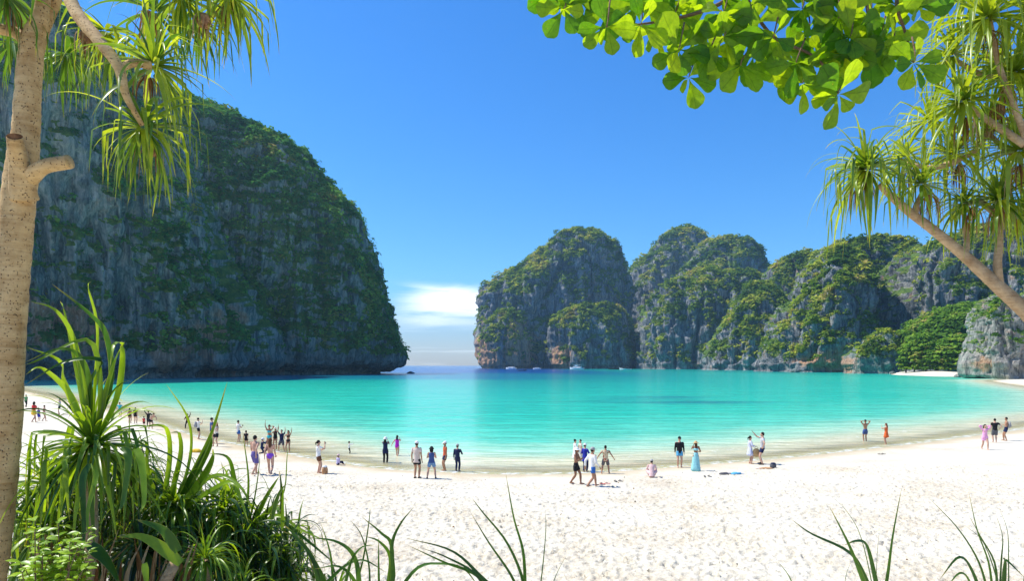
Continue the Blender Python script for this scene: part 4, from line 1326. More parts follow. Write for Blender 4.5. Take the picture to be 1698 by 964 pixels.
# bright small-leaved shrub at the very corner
def small_leaf(seed):
    tt = np.linspace(0, 1, 6)
    w = 0.22 * np.sin(np.pi * np.clip(tt * 0.97 + 0.02, 0, 1)) ** 0.8
    V, A, T = [], [], []
    for i in range(6):
        for a in (-1, 0, 1):
            V.append((tt[i], a * w[i], 0.25 * abs(a) * w[i] - 0.2 * tt[i] ** 2)); A.append(a); T.append(tt[i] * 0.7)
    return mesh_np('leaf', V, grid_faces(3, 6), attrs={'tint': T, 'across': A}, mats=[SHRUB_L])


SL = small_leaf(0)
sh = thing('shrub', 'small-leaved bright yellow-green shrub in the bottom left corner', 'shrub', foot(80, 4.7))
stuffS = []
rng = np.random.RandomState(55)
nl = 0
for k in range(52):
    tipx, tipy = rng.uniform(30, 150), rng.uniform(862, 985)
    if tipx > 105 and tipy < 872:
        tipy += 20
    d = rng.uniform(4.35, 4.75)
    p0 = np.array(foot(80, 4.7)) + rng.normal(size=3) * [0.06, 0.06, 0.0] - [0, 0, 0.05]
    p2 = P(tipx, tipy, d)
    pts = smooth_path([p0, (p0 + p2) / 2 + [0.0, 0.0, -0.02], p2], 12)
    limb('twig', sh, [p0, (p0 + p2) / 2 + rng.normal(size=3) * 0.03, p2], [0.008, 0.005, 0.003], TWIG, seg=5, n=8)
    pp = smooth_path([p0, (p0 + p2) / 2, p2], 20)
    for j in range(11, 20):
        for sd in (-1, 1):
            a = rng.uniform(0, 6.28)
            dirv = Vector((math.cos(a), math.sin(a) * 0.8, rng.uniform(-0.1, 0.6))).normalized()
            nr = Vector((rng.uniform(-0.3, 0.3), -0.35, 1.0)); nr = (nr - dirv * nr.dot(dirv)).normalized()
            M = Matrix((dirv, nr.cross(dirv), nr)).transposed().to_4x4()
            s_ = rng.uniform(0.048, 0.085)
            M = Matrix.Translation(Vector(pp[j]) - sh.location) @ M @ Matrix.Diagonal((s_, s_, s_, 1))
            if nl < 290 and j > 14:
                o = bpy.data.objects.new('leaf', SL); COL.objects.link(o); o.parent = sh; o.matrix_local = M; nl += 1
            else:
                stuffS.append((SL, M))
join_stuff('leaves', stuffS, sh, SHRUB_L)

# grasses and blades along the bottom edge
tufts_ = [
    ('tall grass blades fanned out at the bottom centre left', 5.6, 640,
     [([(640, 1000), (652, 960), (650, 905), (664, 870), (686, 842)], .05), ([(646, 1000), (650, 910), (632, 885), (600, 858)], .045), ([(640, 1000), (648, 930), (630, 900), (605, 890)], .045),
      ([(615, 1000), (612, 940), (600, 890), (580, 862)], .02), ([(590, 1000), (604, 920), (612, 865), (614, 840)], .02), ([(560, 1000), (548, 920), (532, 868)], .03),
      ([(600, 1000), (590, 930), (560, 900), (508, 892)], .05), ([(540, 1000), (520, 930), (490, 890), (470, 870)], .05), ([(560, 1010), (530, 950), (500, 900), (465, 880)], .06),
      ([(655, 1000), (690, 945), (730, 936), (770, 945), (800, 985)], .035), ([(600, 1000), (585, 960), (560, 940), (520, 945)], .04), ([(630, 1000), (628, 940), (628, 890)], .03),
      ([(574, 1000), (580, 940), (598, 910), (620, 905)], .035), ([(520, 1010), (560, 950), (600, 930), (640, 950)], .04)]),
    ('long thin blades crossing at the bottom centre', 5.4, 860,
     [([(870, 1010), (866, 960), (840, 900), (800, 850), (782, 826)], .03), ([(864, 1010), (850, 960), (810, 900), (780, 850)], .03), ([(870, 1000), (868, 920), (852, 860), (838, 782)], .032),
      ([(890, 1010), (900, 940), (905, 880), (904, 848)], .012), ([(850, 1010), (800, 960), (750, 915), (672, 893)], .04), ([(860, 1015), (790, 955), (740, 935), (676, 905)], .04),
      ([(820, 1010), (790, 955), (740, 925), (700, 910)], .03), ([(905, 1010), (920, 960), (940, 920)], .01)]),
    ('dark sword-shaped blades rising at the bottom right', 5.2, 1450,
     [([(1446, 1010), (1425, 950), (1405, 900), (1375, 840)], .055), ([(1450, 1010), (1430, 950), (1405, 915), (1345, 886), (1312, 862)], .045), ([(1458, 1010), (1448, 950), (1436, 905), (1420, 898), (1400, 905)], .05),
      ([(1462, 1010), (1472, 950), (1480, 890), (1495, 810)], .035), ([(1452, 1010), (1430, 900), (1405, 850), (1372, 818)], .010), ([(1452, 1010), (1454, 930), (1458, 880)], .008),
      ([(1330, 1010), (1310, 960), (1290, 932)], .018), ([(1400, 1010), (1402, 960), (1412, 930)], .008)]),
    ('loose grass tussock in the bottom right corner', 5.2, 1640,
     [([(1640, 1010), (1625, 940), (1590, 880), (1540, 826)], .03), ([(1645, 1010), (1640, 940), (1620, 880), (1606, 815)], .028), ([(1650, 1010), (1650, 940), (1625, 890), (1606, 855)], .03),
      ([(1630, 1010), (1612, 950), (1590, 925), (1558, 962)], .045), ([(1620, 1010), (1605, 962), (1590, 952), (1570, 975)], .035), ([(1660, 1010), (1665, 940), (1668, 930), (1700, 960)], .05),
      ([(1655, 1010), (1660, 930), (1662, 890), (1650, 850)], .02), ([(1670, 1010), (1672, 930), (1670, 880), (1655, 840)], .014), ([(1690, 1010), (1700, 950), (1700, 930)], .04),
      ([(1660, 1010), (1652, 960), (1630, 900), (1600, 872)], .02)])]
for (lab, d, bx, bl) in tufts_:
    g_ = thing('grass_tussock', lab, 'grass', foot(bx, d + 0.1))
    for i, (pts, w) in enumerate(bl):
        q = [np.array([g_.location.x + (pts[0][0] - bx) * 0.002, d + 0.1, g_.location.z - 0.05])] + [P(x, y, d - 0.05 * j + 0.05 * (i % 3)) for j, (x, y) in enumerate(pts)]
        blade(g_, q, w, GRASS_L, n=20)

# ------------------------------------------------------------------ people
def plain(name, col, rough=0.8):
    m, t = material(name)
    n = t.noise(t.n('ShaderNodeTexCoord').outputs['Object'], 14.0, 3.0, 0.6)
    c = t.mix(1.0, (*col,), t.ramp(n, [(0.3, (0.82, 0.82, 0.82)), (0.7, (1.12, 1.12, 1.12))]), 'MULTIPLY')
    b = t.n('ShaderNodeBsdfPrincipled', in_Base_Color=c, in_Roughness=rough)
    b.inputs['Specular IOR Level'].default_value = 0.25
    t.n('ShaderNodeOutputMaterial', in_Surface=b.outputs[0])
    return m


_mats = {}
PAL = dict(white=(0.78, 0.77, 0.74), cream=(0.74, 0.66, 0.54), beige=(0.66, 0.54, 0.46), black=(0.012, 0.013, 0.016), navy=(0.012, 0.02, 0.07), blue=(0.03, 0.13, 0.42),
           royal=(0.02, 0.03, 0.32), denim=(0.15, 0.27, 0.45), denimd=(0.05, 0.09, 0.25), sky=(0.10, 0.38, 0.60), turq=(0.05, 0.50, 0.55), teal=(0.28, 0.60, 0.62), grey=(0.10, 0.10, 0.11), brown=(0.14, 0.06, 0.03),
           khaki=(0.20, 0.11, 0.05), purple=(0.13, 0.10, 0.30), violet=(0.25, 0.08, 0.60), magenta=(0.50, 0.02, 0.50), red=(0.60, 0.03, 0.03), orange=(0.72, 0.13, 0.03),
           rust=(0.60, 0.12, 0.05), pink=(0.85, 0.38, 0.60), palepink=(0.72, 0.50, 0.48), yellow=(0.80, 0.50, 0.05), straw=(0.55, 0.38, 0.18), hair=(0.012, 0.009, 0.008), hairb=(0.10, 0.045, 0.02),
           greyc=(0.35, 0.34, 0.33), tan=(0.50, 0.27, 0.13), green=(0.1, 0.3, 0.1), lilac=(0.45, 0.40, 0.62))


def cloth(c):
    if c not in _mats:
        if c == 'floral':
            m, t = material('floral_cloth')
            p = t.n('ShaderNodeTexCoord').outputs['Object']
            cc = t.mix(t.smooth(t.noise(p, 9.0, 3.0), 0.50, 0.56), (0.62, 0.50, 0.33), (0.40, 0.09, 0.06))
            cc = t.mix(t.smooth(t.noise(t.vmul(p, (-1.3, 1, 1)), 11.0, 3.0), 0.58, 0.62), cc, (0.08, 0.16, 0.09))
            t.n('ShaderNodeOutputMaterial', in_Surface=t.n('ShaderNodeBsdfDiffuse', in_Color=cc).outputs[0])
            _mats[c] = m
        elif c in ('stripe', 'bluestripe'):
            m, t = material(c + '_cloth')
            z = t.n('ShaderNodeSeparateXYZ', in_0=t.n('ShaderNodeTexCoord').outputs['Object'])
            ax = z.outputs[2] if c == 'stripe' else t.math('ADD', z.outputs[0], z.outputs[1])
            s = t.smooth(t.math('SINE', t.math('MULTIPLY', ax, 110.0)), 0.1, 0.5)
            cc = t.mix(s, (0.76, 0.75, 0.73), (0.05, 0.06, 0.12) if c == 'stripe' else (0.20, 0.26, 0.60))
            t.n('ShaderNodeOutputMaterial', in_Surface=t.n('ShaderNodeBsdfDiffuse', in_Color=cc).outputs[0])
            _mats[c] = m
        else:
            _mats[c] = plain(c + '_cloth', PAL[c])
    return _mats[c]


SKINS = [plain('skin_fair', (0.56, 0.33, 0.23), 0.55), plain('skin_tan', (0.42, 0.22, 0.13), 0.55), plain('skin_brown', (0.27, 0.13, 0.075), 0.55)]


def ell_tube(path, rx, ry, side, seg=12, cap=0.6):
    """tube with elliptical rings, rx along the side vector"""
    path = np.asarray(path, float)
    n = len(path)
    tan = np.gradient(path, axis=0)
    tan /= np.linalg.norm(tan, axis=1)[:, None] + 1e-9
    V = []
    side = np.asarray(side, float)
    for i in range(n):
        a = side - tan[i] * np.dot(side, tan[i])
        a /= np.linalg.norm(a) + 1e-9
        b = np.cross(tan[i], a)
        for k in range(seg):
            w = 2 * math.pi * k / seg
            V.append(path[i] + a * rx[i] * math.cos(w) + b * ry[i] * math.sin(w))
    F = [list(q) for q in grid_faces(seg, n, True)]
    V = np.concatenate([V, [path[0] - tan[0] * min(rx[0], ry[0]) * cap, path[-1] + tan[-1] * min(rx[-1], ry[-1]) * cap]])
    for k in range(seg):
        F.append([(k + 1) % seg, k, len(V) - 2])
        F.append([(n - 1) * seg + k, (n - 1) * seg + (k + 1) % seg, len(V) - 1])
    return V, F


def ellipsoid(c, r, n=12, rot=None):
    th = np.linspace(0, 2 * math.pi, n, endpoint=False)
    ph = np.linspace(-math.pi / 2 + 0.12, math.pi / 2 - 0.12, n // 2 + 1)
    T, Pp = np.meshgrid(th, ph)
    d = np.stack([np.cos(Pp) * np.cos(T), np.cos(Pp) * np.sin(T), np.sin(Pp)], 2).reshape(-1, 3) * np.array(r)
    m = n // 2 + 1
    V = np.concatenate([d, [[0, 0, -r[2]], [0, 0, r[2]]]])
    if rot is not None:
        V = V @ np.array(rot).T
    V = V + np.array(c)
    F = [list(q) for q in grid_faces(n, m, True)]
    for k in range(n):
        F.append([(k + 1) % n, k, len(V) - 2])
        F.append([(m - 1) * n + k, (m - 1) * n + (k + 1) % n, len(V) - 1])
    return V, F


def ik(a, b, l1, l2, hint):
    a, b, hint = (np.asarray(q, float) for q in (a, b, hint))
    d = b - a
    L = np.linalg.norm(d)
    mx_ = (l1 + l2) * 0.998
    if L > mx_:
        b = a + d / L * mx_; d = b - a; L = mx_
    x = (l1 * l1 - l2 * l2 + L * L) / (2 * L)
    h = math.sqrt(max(l1 * l1 - x * x, 0))
    dn = d / L
    hp = hint - dn * np.dot(hint, dn)
    hp /= np.linalg.norm(hp) + 1e-9
    return a + dn * x + hp * h, b


ARMS = {  # hand target relative to the shoulder joint for the right side (x outwards, y front, z up), in heights; elbow hint
    'down': ((0.035, 0.015, -0.315), (0.3, -1, 0)), 'swing_f': ((0.02, 0.12, -0.28), (0.2, -1, -0.3)), 'swing_b': ((0.03, -0.12, -0.28), (0.3, -1, 0)),
    'hip': ((0.045, -0.01, -0.235), (1, -0.5, 0)), 'phone': ((-0.055, 0.18, 0.06), (0.5, 0.2, -1)), 'chest': ((-0.05, 0.16, -0.09), (0.6, -0.1, -1)),
    'up': ((0.05, 0.02, 0.31), (1, 0.2, 0)), 'upout': ((0.10, 0.03, 0.29), (1, 0.2, 0)), 'head': ((-0.045, -0.03, 0.125), (1, 0.1, 0.25)), 'forward': ((-0.01, 0.31, 0.02), (0.2, 0, -1)),
    'fwdup': ((0.0, 0.26, 0.16), (0.3, 0, -1)), 'side': ((0.17, 0.03, -0.25), (0.2, -1, 0)), 'lap': ((-0.05, 0.17, -0.20), (0.7, 0, -0.5)), 'hold': ((-0.02, 0.15, -0.16), (0.6, -0.3, -0.6)),
}
STAND = dict(pel=0.515, feet=[(-0.055, 0.0, 0.035), (0.055, 0.02, 0.035)], lean=0.0)
POSES = {
    'stand': STAND,
    'wide': dict(pel=0.495, feet=[(-0.13, 0.0, 0.035), (0.12, 0.03, 0.035)], lean=0.0),
    'walk': dict(pel=0.505, feet=[(-0.05, 0.12, 0.035), (0.05, -0.13, 0.055)], lean=0.05),
    'walkbig': dict(pel=0.49, feet=[(-0.05, 0.16, 0.035), (0.05, -0.17, 0.06)], lean=0.05),
    'relax': dict(pel=0.51, feet=[(-0.06, -0.01, 0.035), (0.075, 0.07, 0.035)], lean=-0.02),
    'kneel': dict(pel=0.30, feet=[(-0.06, 0.15, 0.035), (0.06, -0.14, 0.035)], lean=0.12),
    'crouch': dict(pel=0.135, feet=[(-0.07, 0.06, 0.035), (0.07, 0.06, 0.035)], lean=0.35),
    'sit': dict(pel=0.075, feet=[(-0.07, 0.36, 0.035), (0.07, 0.32, 0.035)], lean=0.10),
    'bend': dict(pel=0.48, feet=[(-0.07, 0.03, 0.035), (0.08, 0.0, 0.035)], lean=0.95),
}


def remeshed(name, parts, voxel, mats, smooth_it=2):
    me = mesh_list(name, parts, mats)
    o = bpy.data.objects.new('tmp_remesh', me)
    COL.objects.link(o)
    m1 = o.modifiers.new('r', 'REMESH')
    m1.mode = 'VOXEL'
    m1.voxel_size = voxel
    m1.use_smooth_shade = True
    if smooth_it:
        m2 = o.modifiers.new('s', 'SMOOTH')
        m2.factor = 0.5
        m2.iterations = smooth_it
    dg = bpy.context.evaluated_depsgraph_get()
    res = bpy.data.meshes.new_from_object(o.evaluated_get(dg))
    bpy.data.objects.remove(o)
    res.name = name
    res.materials.clear()
    for m in mats:
        res.materials.append(m)
    return res


def person(px, fy, hy, face, label, pose='stand', arms=('down', 'down'), top=None, sleeves='short', bottom=None, blen='short', hair='short', hairc='hair', hat=None, hatc='white', skin=0,
           fem=False, H=None, dress=None, phone=False, near=False, shoes=None, item=None, dxy=(0, 0), extra=None, toplen=1.0):
    x, y, z = on_ground(px, fy)
    x += dxy[0]; y += dxy[1]
    if H is None:
        H = (fy - hy) / FPX * y / 1.0
        H = max(0.75, min(1.92, H))
        H *= {'kneel': 1.28, 'bend': 1.45}.get(pose, 1.0)
    root = thing('person', label, 'person', (x, y, z), 'people on the beach')
    root.rotation_euler = (0, 0, -math.radians(face))
    ps = POSES[pose]
    vox = 0.013 if near else (0.02 if y < 42 else 0.03)
    pel = np.array([0, 0 if pose != 'sit' else 0, ps['pel']])
    ln = ps['lean']
    fw = np.array([0, math.sin(ln), math.cos(ln)])
    hipw, shw = (0.052, 0.092) if fem else (0.048, 0.108)
    wst, cst, hps = (0.058, 0.074, 0.088) if fem else (0.070, 0.088, 0.080)
    k_head = 1.0 if H > 1.3 else 1.25
    tl = 0.30
    ch = pel + fw * tl
    head_dir = np.array([0, math.sin(ln * 0.4), math.cos(ln * 0.4)])
    neck = ch + fw * 0.03
    hc = neck + head_dir * 0.078 + np.array([0, 0.008, 0])
    sd = np.array([1.0, 0, 0])
    parts = []
    sp = [pel - fw * 0.045, pel, pel + fw * 0.05, pel + fw * 0.12, pel + fw * 0.20, pel + fw * 0.27, ch, neck - fw * 0.0, neck + head_dir * 0.04]
    rx = [hps * 0.7, hps, hps * 0.97, wst, cst, cst * 1.05, cst * 0.80, 0.034, 0.030]
    ry = [0.045, 0.058, 0.056, 0.045, 0.058, 0.056, 0.045, 0.034, 0.031]
    parts.append(ell_tube(sp, rx, ry, sd))
    parts.append(ellipsoid(hc, (0.043 * k_head, 0.053 * k_head, 0.064 * k_head), 14))
    parts.append(ellipsoid(hc + [0, 0.022, -0.032], (0.028, 0.032, 0.030), 10))
    parts.append(ellipsoid(hc + [0, 0.056, -0.010], (0.008, 0.012, 0.014), 6))
    for s in (-1, 1):
        parts.append(ellipsoid(hc + [s * 0.044, -0.002, -0.008], (0.006, 0.011, 0.016), 6))
    if fem:
        for s in (-1, 1):
            parts.append(ellipsoid(pel + fw * 0.215 + np.array([s * 0.036, 0.048, 0]), (0.033, 0.030, 0.032), 8))
    joints = {}
    for i, s in enumerate((-1, 1)):
        hip = pel + np.array([s * hipw, 0, -0.01])
        fx, fyy, fz = ps['feet'][i]
        hint = np.array([s * (0.55 if pose in ('crouch', 'sit') else 0.12), 1, 0.8 if pose == 'sit' else 0.0])
        knee, ank = ik(hip, np.array([fx, fyy, fz]), 0.245, 0.240, hint)
        joints['leg', s] = (hip, knee, ank)
        mid1, mid2 = (hip + knee) / 2, knee + (ank - knee) * 0.32
        parts.append(tube([hip + [0, 0, 0.02], hip, mid1, knee, mid2, ank, ank - [0, 0, 0.005]], [0.045, 0.052 if fem else 0.049, 0.043, 0.031, 0.034, 0.021, 0.02], 12))
        toe = ank + np.array([s * 0.015, 0.105, -0.022])
        parts.append(ell_tube([ank + [0, -0.03, -0.014], ank + [0, 0.02, -0.012], (ank + toe) / 2 + [0, 0.02, -0.004], toe], [0.018, 0.022, 0.026, 0.020], [0.018, 0.022, 0.014, 0.009], sd, 10))
        sh_ = ch + np.array([s * shw, 0, 0]) - fw * 0.018
        t_, hint = ARMS[arms[i]]
        tgt = sh_ + np.array([s * t_[0], t_[1], t_[2]])
        elb, wr = ik(sh_, tgt, 0.172, 0.150, np.array([s * hint[0], hint[1], hint[2]]))
        joints['arm', s] = (sh_, elb, wr)
        parts.append(ellipsoid(sh_, (0.034, 0.034, 0.034), 10))
        parts.append(tube([sh_, (sh_ + elb) / 2, elb, elb + (wr - elb) * 0.35, wr], [0.031, 0.027, 0.021, 0.022, 0.014], 10))
        hd = (wr - elb) / np.linalg.norm(wr - elb)
        palm = wr + hd * 0.045
        ps_ = np.cross(hd, [0, 0, 1.0]) if abs(hd[2]) < 0.8 else np.array([0, 1.0, 0])
        ps_ /= np.linalg.norm(ps_)
        parts.append(ell_tube([wr, wr + hd * 0.02, palm], [0.014, 0.022, 0.023], [0.011, 0.011, 0.010], ps_, 8))
        if near:
            pn = np.cross(hd, ps_)
            for q, (o_, l_) in enumerate([(-0.018, 0.036), (-0.006, 0.044), (0.006, 0.042), (0.018, 0.032)]):
                b0 = palm + ps_ * o_ - hd * 0.004
                b1 = b0 + hd * l_ * 0.55 + ps_ * o_ * 0.25
                b2 = b1 + hd * l_ * 0.4 + pn * 0.012
                parts.append(tube([b0, b1, b2], [0.0065, 0.0062, 0.005], 6))
            parts.append(tube([wr + hd * 0.016 + ps_ * 0.016, wr + hd * 0.035 + ps_ * 0.036, wr + hd * 0.055 + ps_ * 0.042], [0.0075, 0.007, 0.0055], 6))
        else:
            parts.append(ell_tube([palm, palm + hd * 0.045], [0.020, 0.012], [0.009, 0.006], ps_, 8))
    scale = lambda pr: [(np.asarray(v) * H, f) + tuple(r_[0:1]) for v, f, *r_ in pr]
    add('body', remeshed('body', scale(parts), vox, [SKINS[skin]]), root)
    cv_ = max(vox, 0.018)

    def shirt(name, col, lo=0.0, hi=0.30, slv='short', grow=0.012, flare=0.0):
        q = np.linspace(lo, hi, 7)
        srx = np.interp(q, [-0.12, 0.0, 0.05, 0.12, 0.20, 0.27, 0.30, 0.33], [hps + .012, hps, hps * .97, wst + .004, cst, cst * 1.05, cst * .86, .05]) + grow + flare * np.clip((0.1 - q) / 0.2, 0, 1)
        sry = np.interp(q, [-0.12, 0.0, 0.12, 0.20, 0.27, 0.30, 0.33], [.062, .058, .050, .062 if fem else .058, .056, .047, .036]) + grow + flare * np.clip((0.1 - q) / 0.2, 0, 1)
        pr = [ell_tube([pel + fw * a for a in q], srx, sry, sd, 16, cap=0.05)]
        if slv:
            for s in (-1, 1):
                a, b, c_ = joints['arm', s]
                e = {'short': a + (b - a) * 0.55, 'long': b}[slv]
                pr.append(tube([a - np.array([s * 0.02, 0, 0]), a, e], [0.036, 0.038, 0.034 if slv == 'short' else 0.030], 12))
                if slv == 'long':
                    pr.append(tube([b, b + (c_ - b) * 0.9], [0.030, 0.022], 12))
        add(name, remeshed(name, scale(pr), cv_, [cloth(col)], 1), root)

    if top:
        shirt('top' if fem else 'shirt', top, lo=-0.02 * toplen if toplen <= 1.01 else -0.02 - 0.14 * (toplen - 1), slv=sleeves)
    if dress:
        col, length = dress
        n_ = 9
        zz_ = np.linspace(0, 1, n_)
        wz = ps['pel'] + 0.10
        hem = wz - length
        pth = [np.array([0, 0.0, wz + (hem - wz) * f]) for f in zz_]
        rx_ = [np.interp(f, [0, 0.25, 1], [wst + 0.010, hps + 0.014, hps + 0.020 + 0.05 * min(1, length / 0.5)]) for f in zz_]
        ry_ = [np.interp(f, [0, 0.25, 1], [0.055, 0.070, 0.070 + 0.07 * min(1, length / 0.5)]) for f in zz_]
        v_, f_ = ell_tube(pth, rx_, ry_, sd, 28)
        fr_ = np.repeat(zz_, 28)
        m_ = 28 * n_
        ang = np.tile(np.arange(28) * 2 * math.pi / 28, n_)
        v_[:m_, :2] *= (1 + 0.07 * fr_ * np.sin(ang * 7 + px))[:, None]
        add('skirt', mesh_list('skirt', scale([(v_, f_)]), [cloth(col)]), root)
    if bottom:
        pr = [ell_tube([pel - fw * 0.05, pel, pel + fw * 0.045, pel + fw * 0.08], [hps * .85 + .01, hps + .010, hps + .006, wst + .008], [.058, .068, .062, .052], sd, 16)]
        if blen != 'brief':
            fr = {'short': 0.55, 'mini': 0.30, 'knee': 0.85, 'long': 1.0}[blen]
            for s in (-1, 1):
                a, b, c_ = joints['leg', s]
                pr.append(tube([a + [0, 0, 0.01], a + (b - a) * fr * 0.5, a + (b - a) * fr], [0.062, 0.060 if blen != 'long' else 0.050, 0.058 if blen != 'long' else 0.038], 12))
                if blen == 'long':
                    pr.append(tube([b, b + (c_ - b) * 0.35, c_], [0.038, 0.040, 0.028], 12))
        add('shorts' if blen in ('short', 'mini', 'knee') else ('trousers' if blen == 'long' else 'swim_brief'), remeshed('lower', scale(pr), cv_, [cloth(bottom)], 1), root)
    if extra:   # swim top band
        pr = [ell_tube([pel + fw * 0.185, pel + fw * 0.215, pel + fw * 0.245], [cst + .004, cst + .008, cst + .005], [.078, .084, .070] if fem else [.06, .064, .06], sd, 16)]
        for s in (-1, 1):
            pr.append(tube([pel + fw * 0.23 + np.array([s * 0.045, 0.055, 0]), ch + np.array([s * 0.045, 0.0, 0.005]), pel + fw * 0.23 + np.array([s * 0.045, -0.055, 0])], [0.008] * 3, 6))
        add('swim_top', mesh_list('swim_top', scale(pr), [cloth(extra)]), root)
    # hair
    hm_ = cloth(hairc)
    kx = k_head
    hp_ = [ellipsoid(hc + [0, -0.010, 0.012], (0.048 * kx, 0.055 * kx, 0.062 * kx), 14)]
    if hair == 'long':
        hp_.append(ell_tube([hc + [0, -0.03, 0.02], hc + [0, -0.05, -0.05], hc + [0, -0.062, -0.13], hc + [0, -0.060, -0.20]], [0.045, 0.050, 0.046, 0.024], [0.025, 0.022, 0.018, 0.010], sd, 10))
    elif hair == 'bob':
        hp_.append(ell_tube([hc + [0, -0.02, 0.02], hc + [0, -0.03, -0.04], hc + [0, -0.03, -0.085]], [0.052, 0.060, 0.054], [0.045, 0.042, 0.034], sd, 12))
    elif hair == 'tail':
        hp_.append(tube([hc + [0, -0.05, 0.02], hc + [0, -0.085, -0.01], hc + [0, -0.08, -0.09]], [0.016, 0.022, 0.008], 8))
    elif hair == 'bun':
        hp_.append(ellipsoid(hc + [0, -0.045, 0.055], (0.024, 0.024, 0.022), 8))
    ho = add('hair', remeshed('hair', scale(hp_), cv_ * 0.8, [hm_], 0), root)
    if hat:
        c0 = hc + np.array([0, -0.004, 0.022])
        pr = [ellipsoid(c0 + [0, 0, 0.012], (0.053 * kx, 0.062 * kx, 0.052 * kx), 14)]
        if hat == 'sun':
            pr.append(ellipsoid(c0 + [0, 0, 0.0], (0.105, 0.112, 0.010), 18))
        elif hat == 'bucket':
            pr.append(ell_tube([c0 + [0, 0, 0.03], c0 + [0, 0, 0.0], c0 + [0, 0, -0.022]], [0.05, 0.066, 0.082], [0.055, 0.072, 0.088], sd, 18))
        else:
            pr.append(ell_tube([c0 + [0, 0.03, 0.002], c0 + [0, 0.075, -0.002], c0 + [0, 0.115, -0.012]], [0.048, 0.044, 0.026], [0.008, 0.006, 0.004], sd, 12))
        add('hat', mesh_list('hat', scale(pr), [cloth(hatc)]), root)
    if shoes:
        pr = []
        for s in (-1, 1):
            ank = joints['leg', s][2]
            pr.append(ell_tube([ank + [0, -0.035, -0.014], ank + [0, 0.02, -0.010], ank + [s * 0.01, 0.07, -0.018], ank + [s * 0.015, 0.112, -0.024]], [0.022, 0.027, 0.030, 0.022], [0.020, 0.024, 0.016, 0.010], sd, 10))
        add('shoes', mesh_list('shoes', scale(pr), [cloth(shoes)]), root)
    rm = Matrix.Translation((x, y, z)) @ Matrix.Rotation(-math.radians(face), 4, 'Z')
    root['_h'] = H

    def world_of(p):
        return rm @ Vector((np.asarray(p) * H).tolist())
    if phone:
        s = 1
        wr = joints['arm', s][2]
        elb = joints['arm', s][1]
        hd = (wr - elb) / np.linalg.norm(wr - elb)
        c_ = world_of(wr + hd * 0.07)
        w, h, dpt_ = (0.075, 0.15, 0.010)
        me_ = box_mesh('phone', (0.15, 0.012, 0.078), 0.006, cloth('black'))
        ph_ = add('phone', me_, None, label='dark phone held up by the ' + phone, category='phone', group='phones held up by visitors')
        ph_.location = c_
        ph_.rotation_euler = (0, 0, -math.radians(face))
    return root, joints, world_of, H


def box_mesh(name, size, bev, mat):
    import bmesh
    bm = bmesh.new()
    bmesh.ops.create_cube(bm, size=1.0)
    for v in bm.verts:
        v.co = Vector((v.co.x * size[0], v.co.y * size[1], v.co.z * size[2]))
    if bev:
        bmesh.ops.bevel(bm, geom=list(bm.edges), offset=min(bev, min(size) * 0.45), segments=2, affect='EDGES')
    me = bpy.data.meshes.new(name)
    bm.to_mesh(me)
    bm.free()
    me.materials.append(mat)
    return me


# nearest row, left to right
person(422, 788, 719.5, 20, 'shirtless man in purple-grey shorts walking beside a woman in a violet bikini', 'walk', ('swing_f', 'swing_b'), bottom='purple', blen='knee', skin=0, near=True)
person(448, 788, 725, -10, 'woman with long brown hair and violet bikini bottom striding across the sand', 'walkbig', ('swing_b', 'swing_f'), bottom='violet', blen='brief', hair='long', hairc='hairb', fem=True, near=True)
person(528, 785.7, 730, 60, 'woman in a white top and brown shorts taking a photo beside a tan bag', 'stand', ('chest', 'phone'), top='white', sleeves='short', bottom='brown', blen='short', hair='tail', fem=True, phone='woman in brown shorts', near=True)
person(691, 794, 732, 15, 'man in a long beige T-shirt, black shorts and white cap near the water edge', 'stand', ('down', 'down'), top='beige', toplen=1.5, bottom='black', hat='cap', hatc='white', shoes='black', near=True, skin=1)
person(715.6, 794.6, 740, -5, 'woman with blue sleeveless top, denim shorts and black bob hair standing astride', 'wide', ('chest', 'chest'), top='denimd', sleeves=None, bottom='denim', hair='bob', hat='bucket', hatc='black', fem=True, shoes='black', near=True)
person(738, 781.6, 732.5, 250, 'person in an orange-red shirt and white cap with a hand on the hip', 'stand', ('down', 'hip'), top='rust', bottom='navy', blen='short', hat='cap', hatc='white', near=True, skin=1)
person(758.5, 783, 737, 20, 'person covered in a navy swimsuit and pale cap at the water edge', 'stand', ('down', 'hold'), top='navy', sleeves='long', bottom='navy', blen='long', hat='cap', hatc='greyc', near=True)
person(955, 803.7, 742, 115, 'tanned man without shirt in black shorts and white sun hat walking right', 'walk', ('chest', 'chest'), bottom='black', hat='sun', hatc='white', skin=2, near=True)
person(981.5, 808, 740.5, 60, 'person in long white shirt, blue shorts and grey cap striding ahead of the group', 'walkbig', ('swing_b', 'swing_f'), top='white', sleeves='long', toplen=1.5, bottom='blue', hat='cap', hatc='greyc', skin=1, near=True)
person(970, 783.7, 736, 40, 'person in a royal blue cover-up and white cap in the middle of the group', 'stand', ('hold', 'hold'), top='royal', sleeves='long', toplen=1.8, bottom='navy', blen='long', hat='cap', hatc='white', fem=True)
person(953.5, 768, 728.6, 80, 'woman in a white dress at the back left of the group', 'stand', ('down', 'hold'), top='white', sleeves='long', dress=('white', 0.42), hair='bun', fem=True)
person(962.5, 768.5, 729, 250, 'woman in a pale dress facing left at the back of the group', 'stand', ('down', 'hold'), top='cream', sleeves='short', dress=('cream', 0.38), hair='short', fem=True)
person(1004, 786.5, 737.8, 10, 'man in a flowered short-sleeved shirt and dark shorts by the water', 'wide', ('side', 'side'), top='floral', toplen=1.3, bottom='grey', blen='knee', skin=1, near=True)
person(1080.8, 793, 763.5, 10, 'person in a pale pink cover and grey cap crouching alone on the sand', 'crouch', ('lap', 'lap'), top='palepink', sleeves='long', toplen=1.6, bottom='palepink', blen='knee', hat='cap', hatc='greyc', H=1.42, near=True)
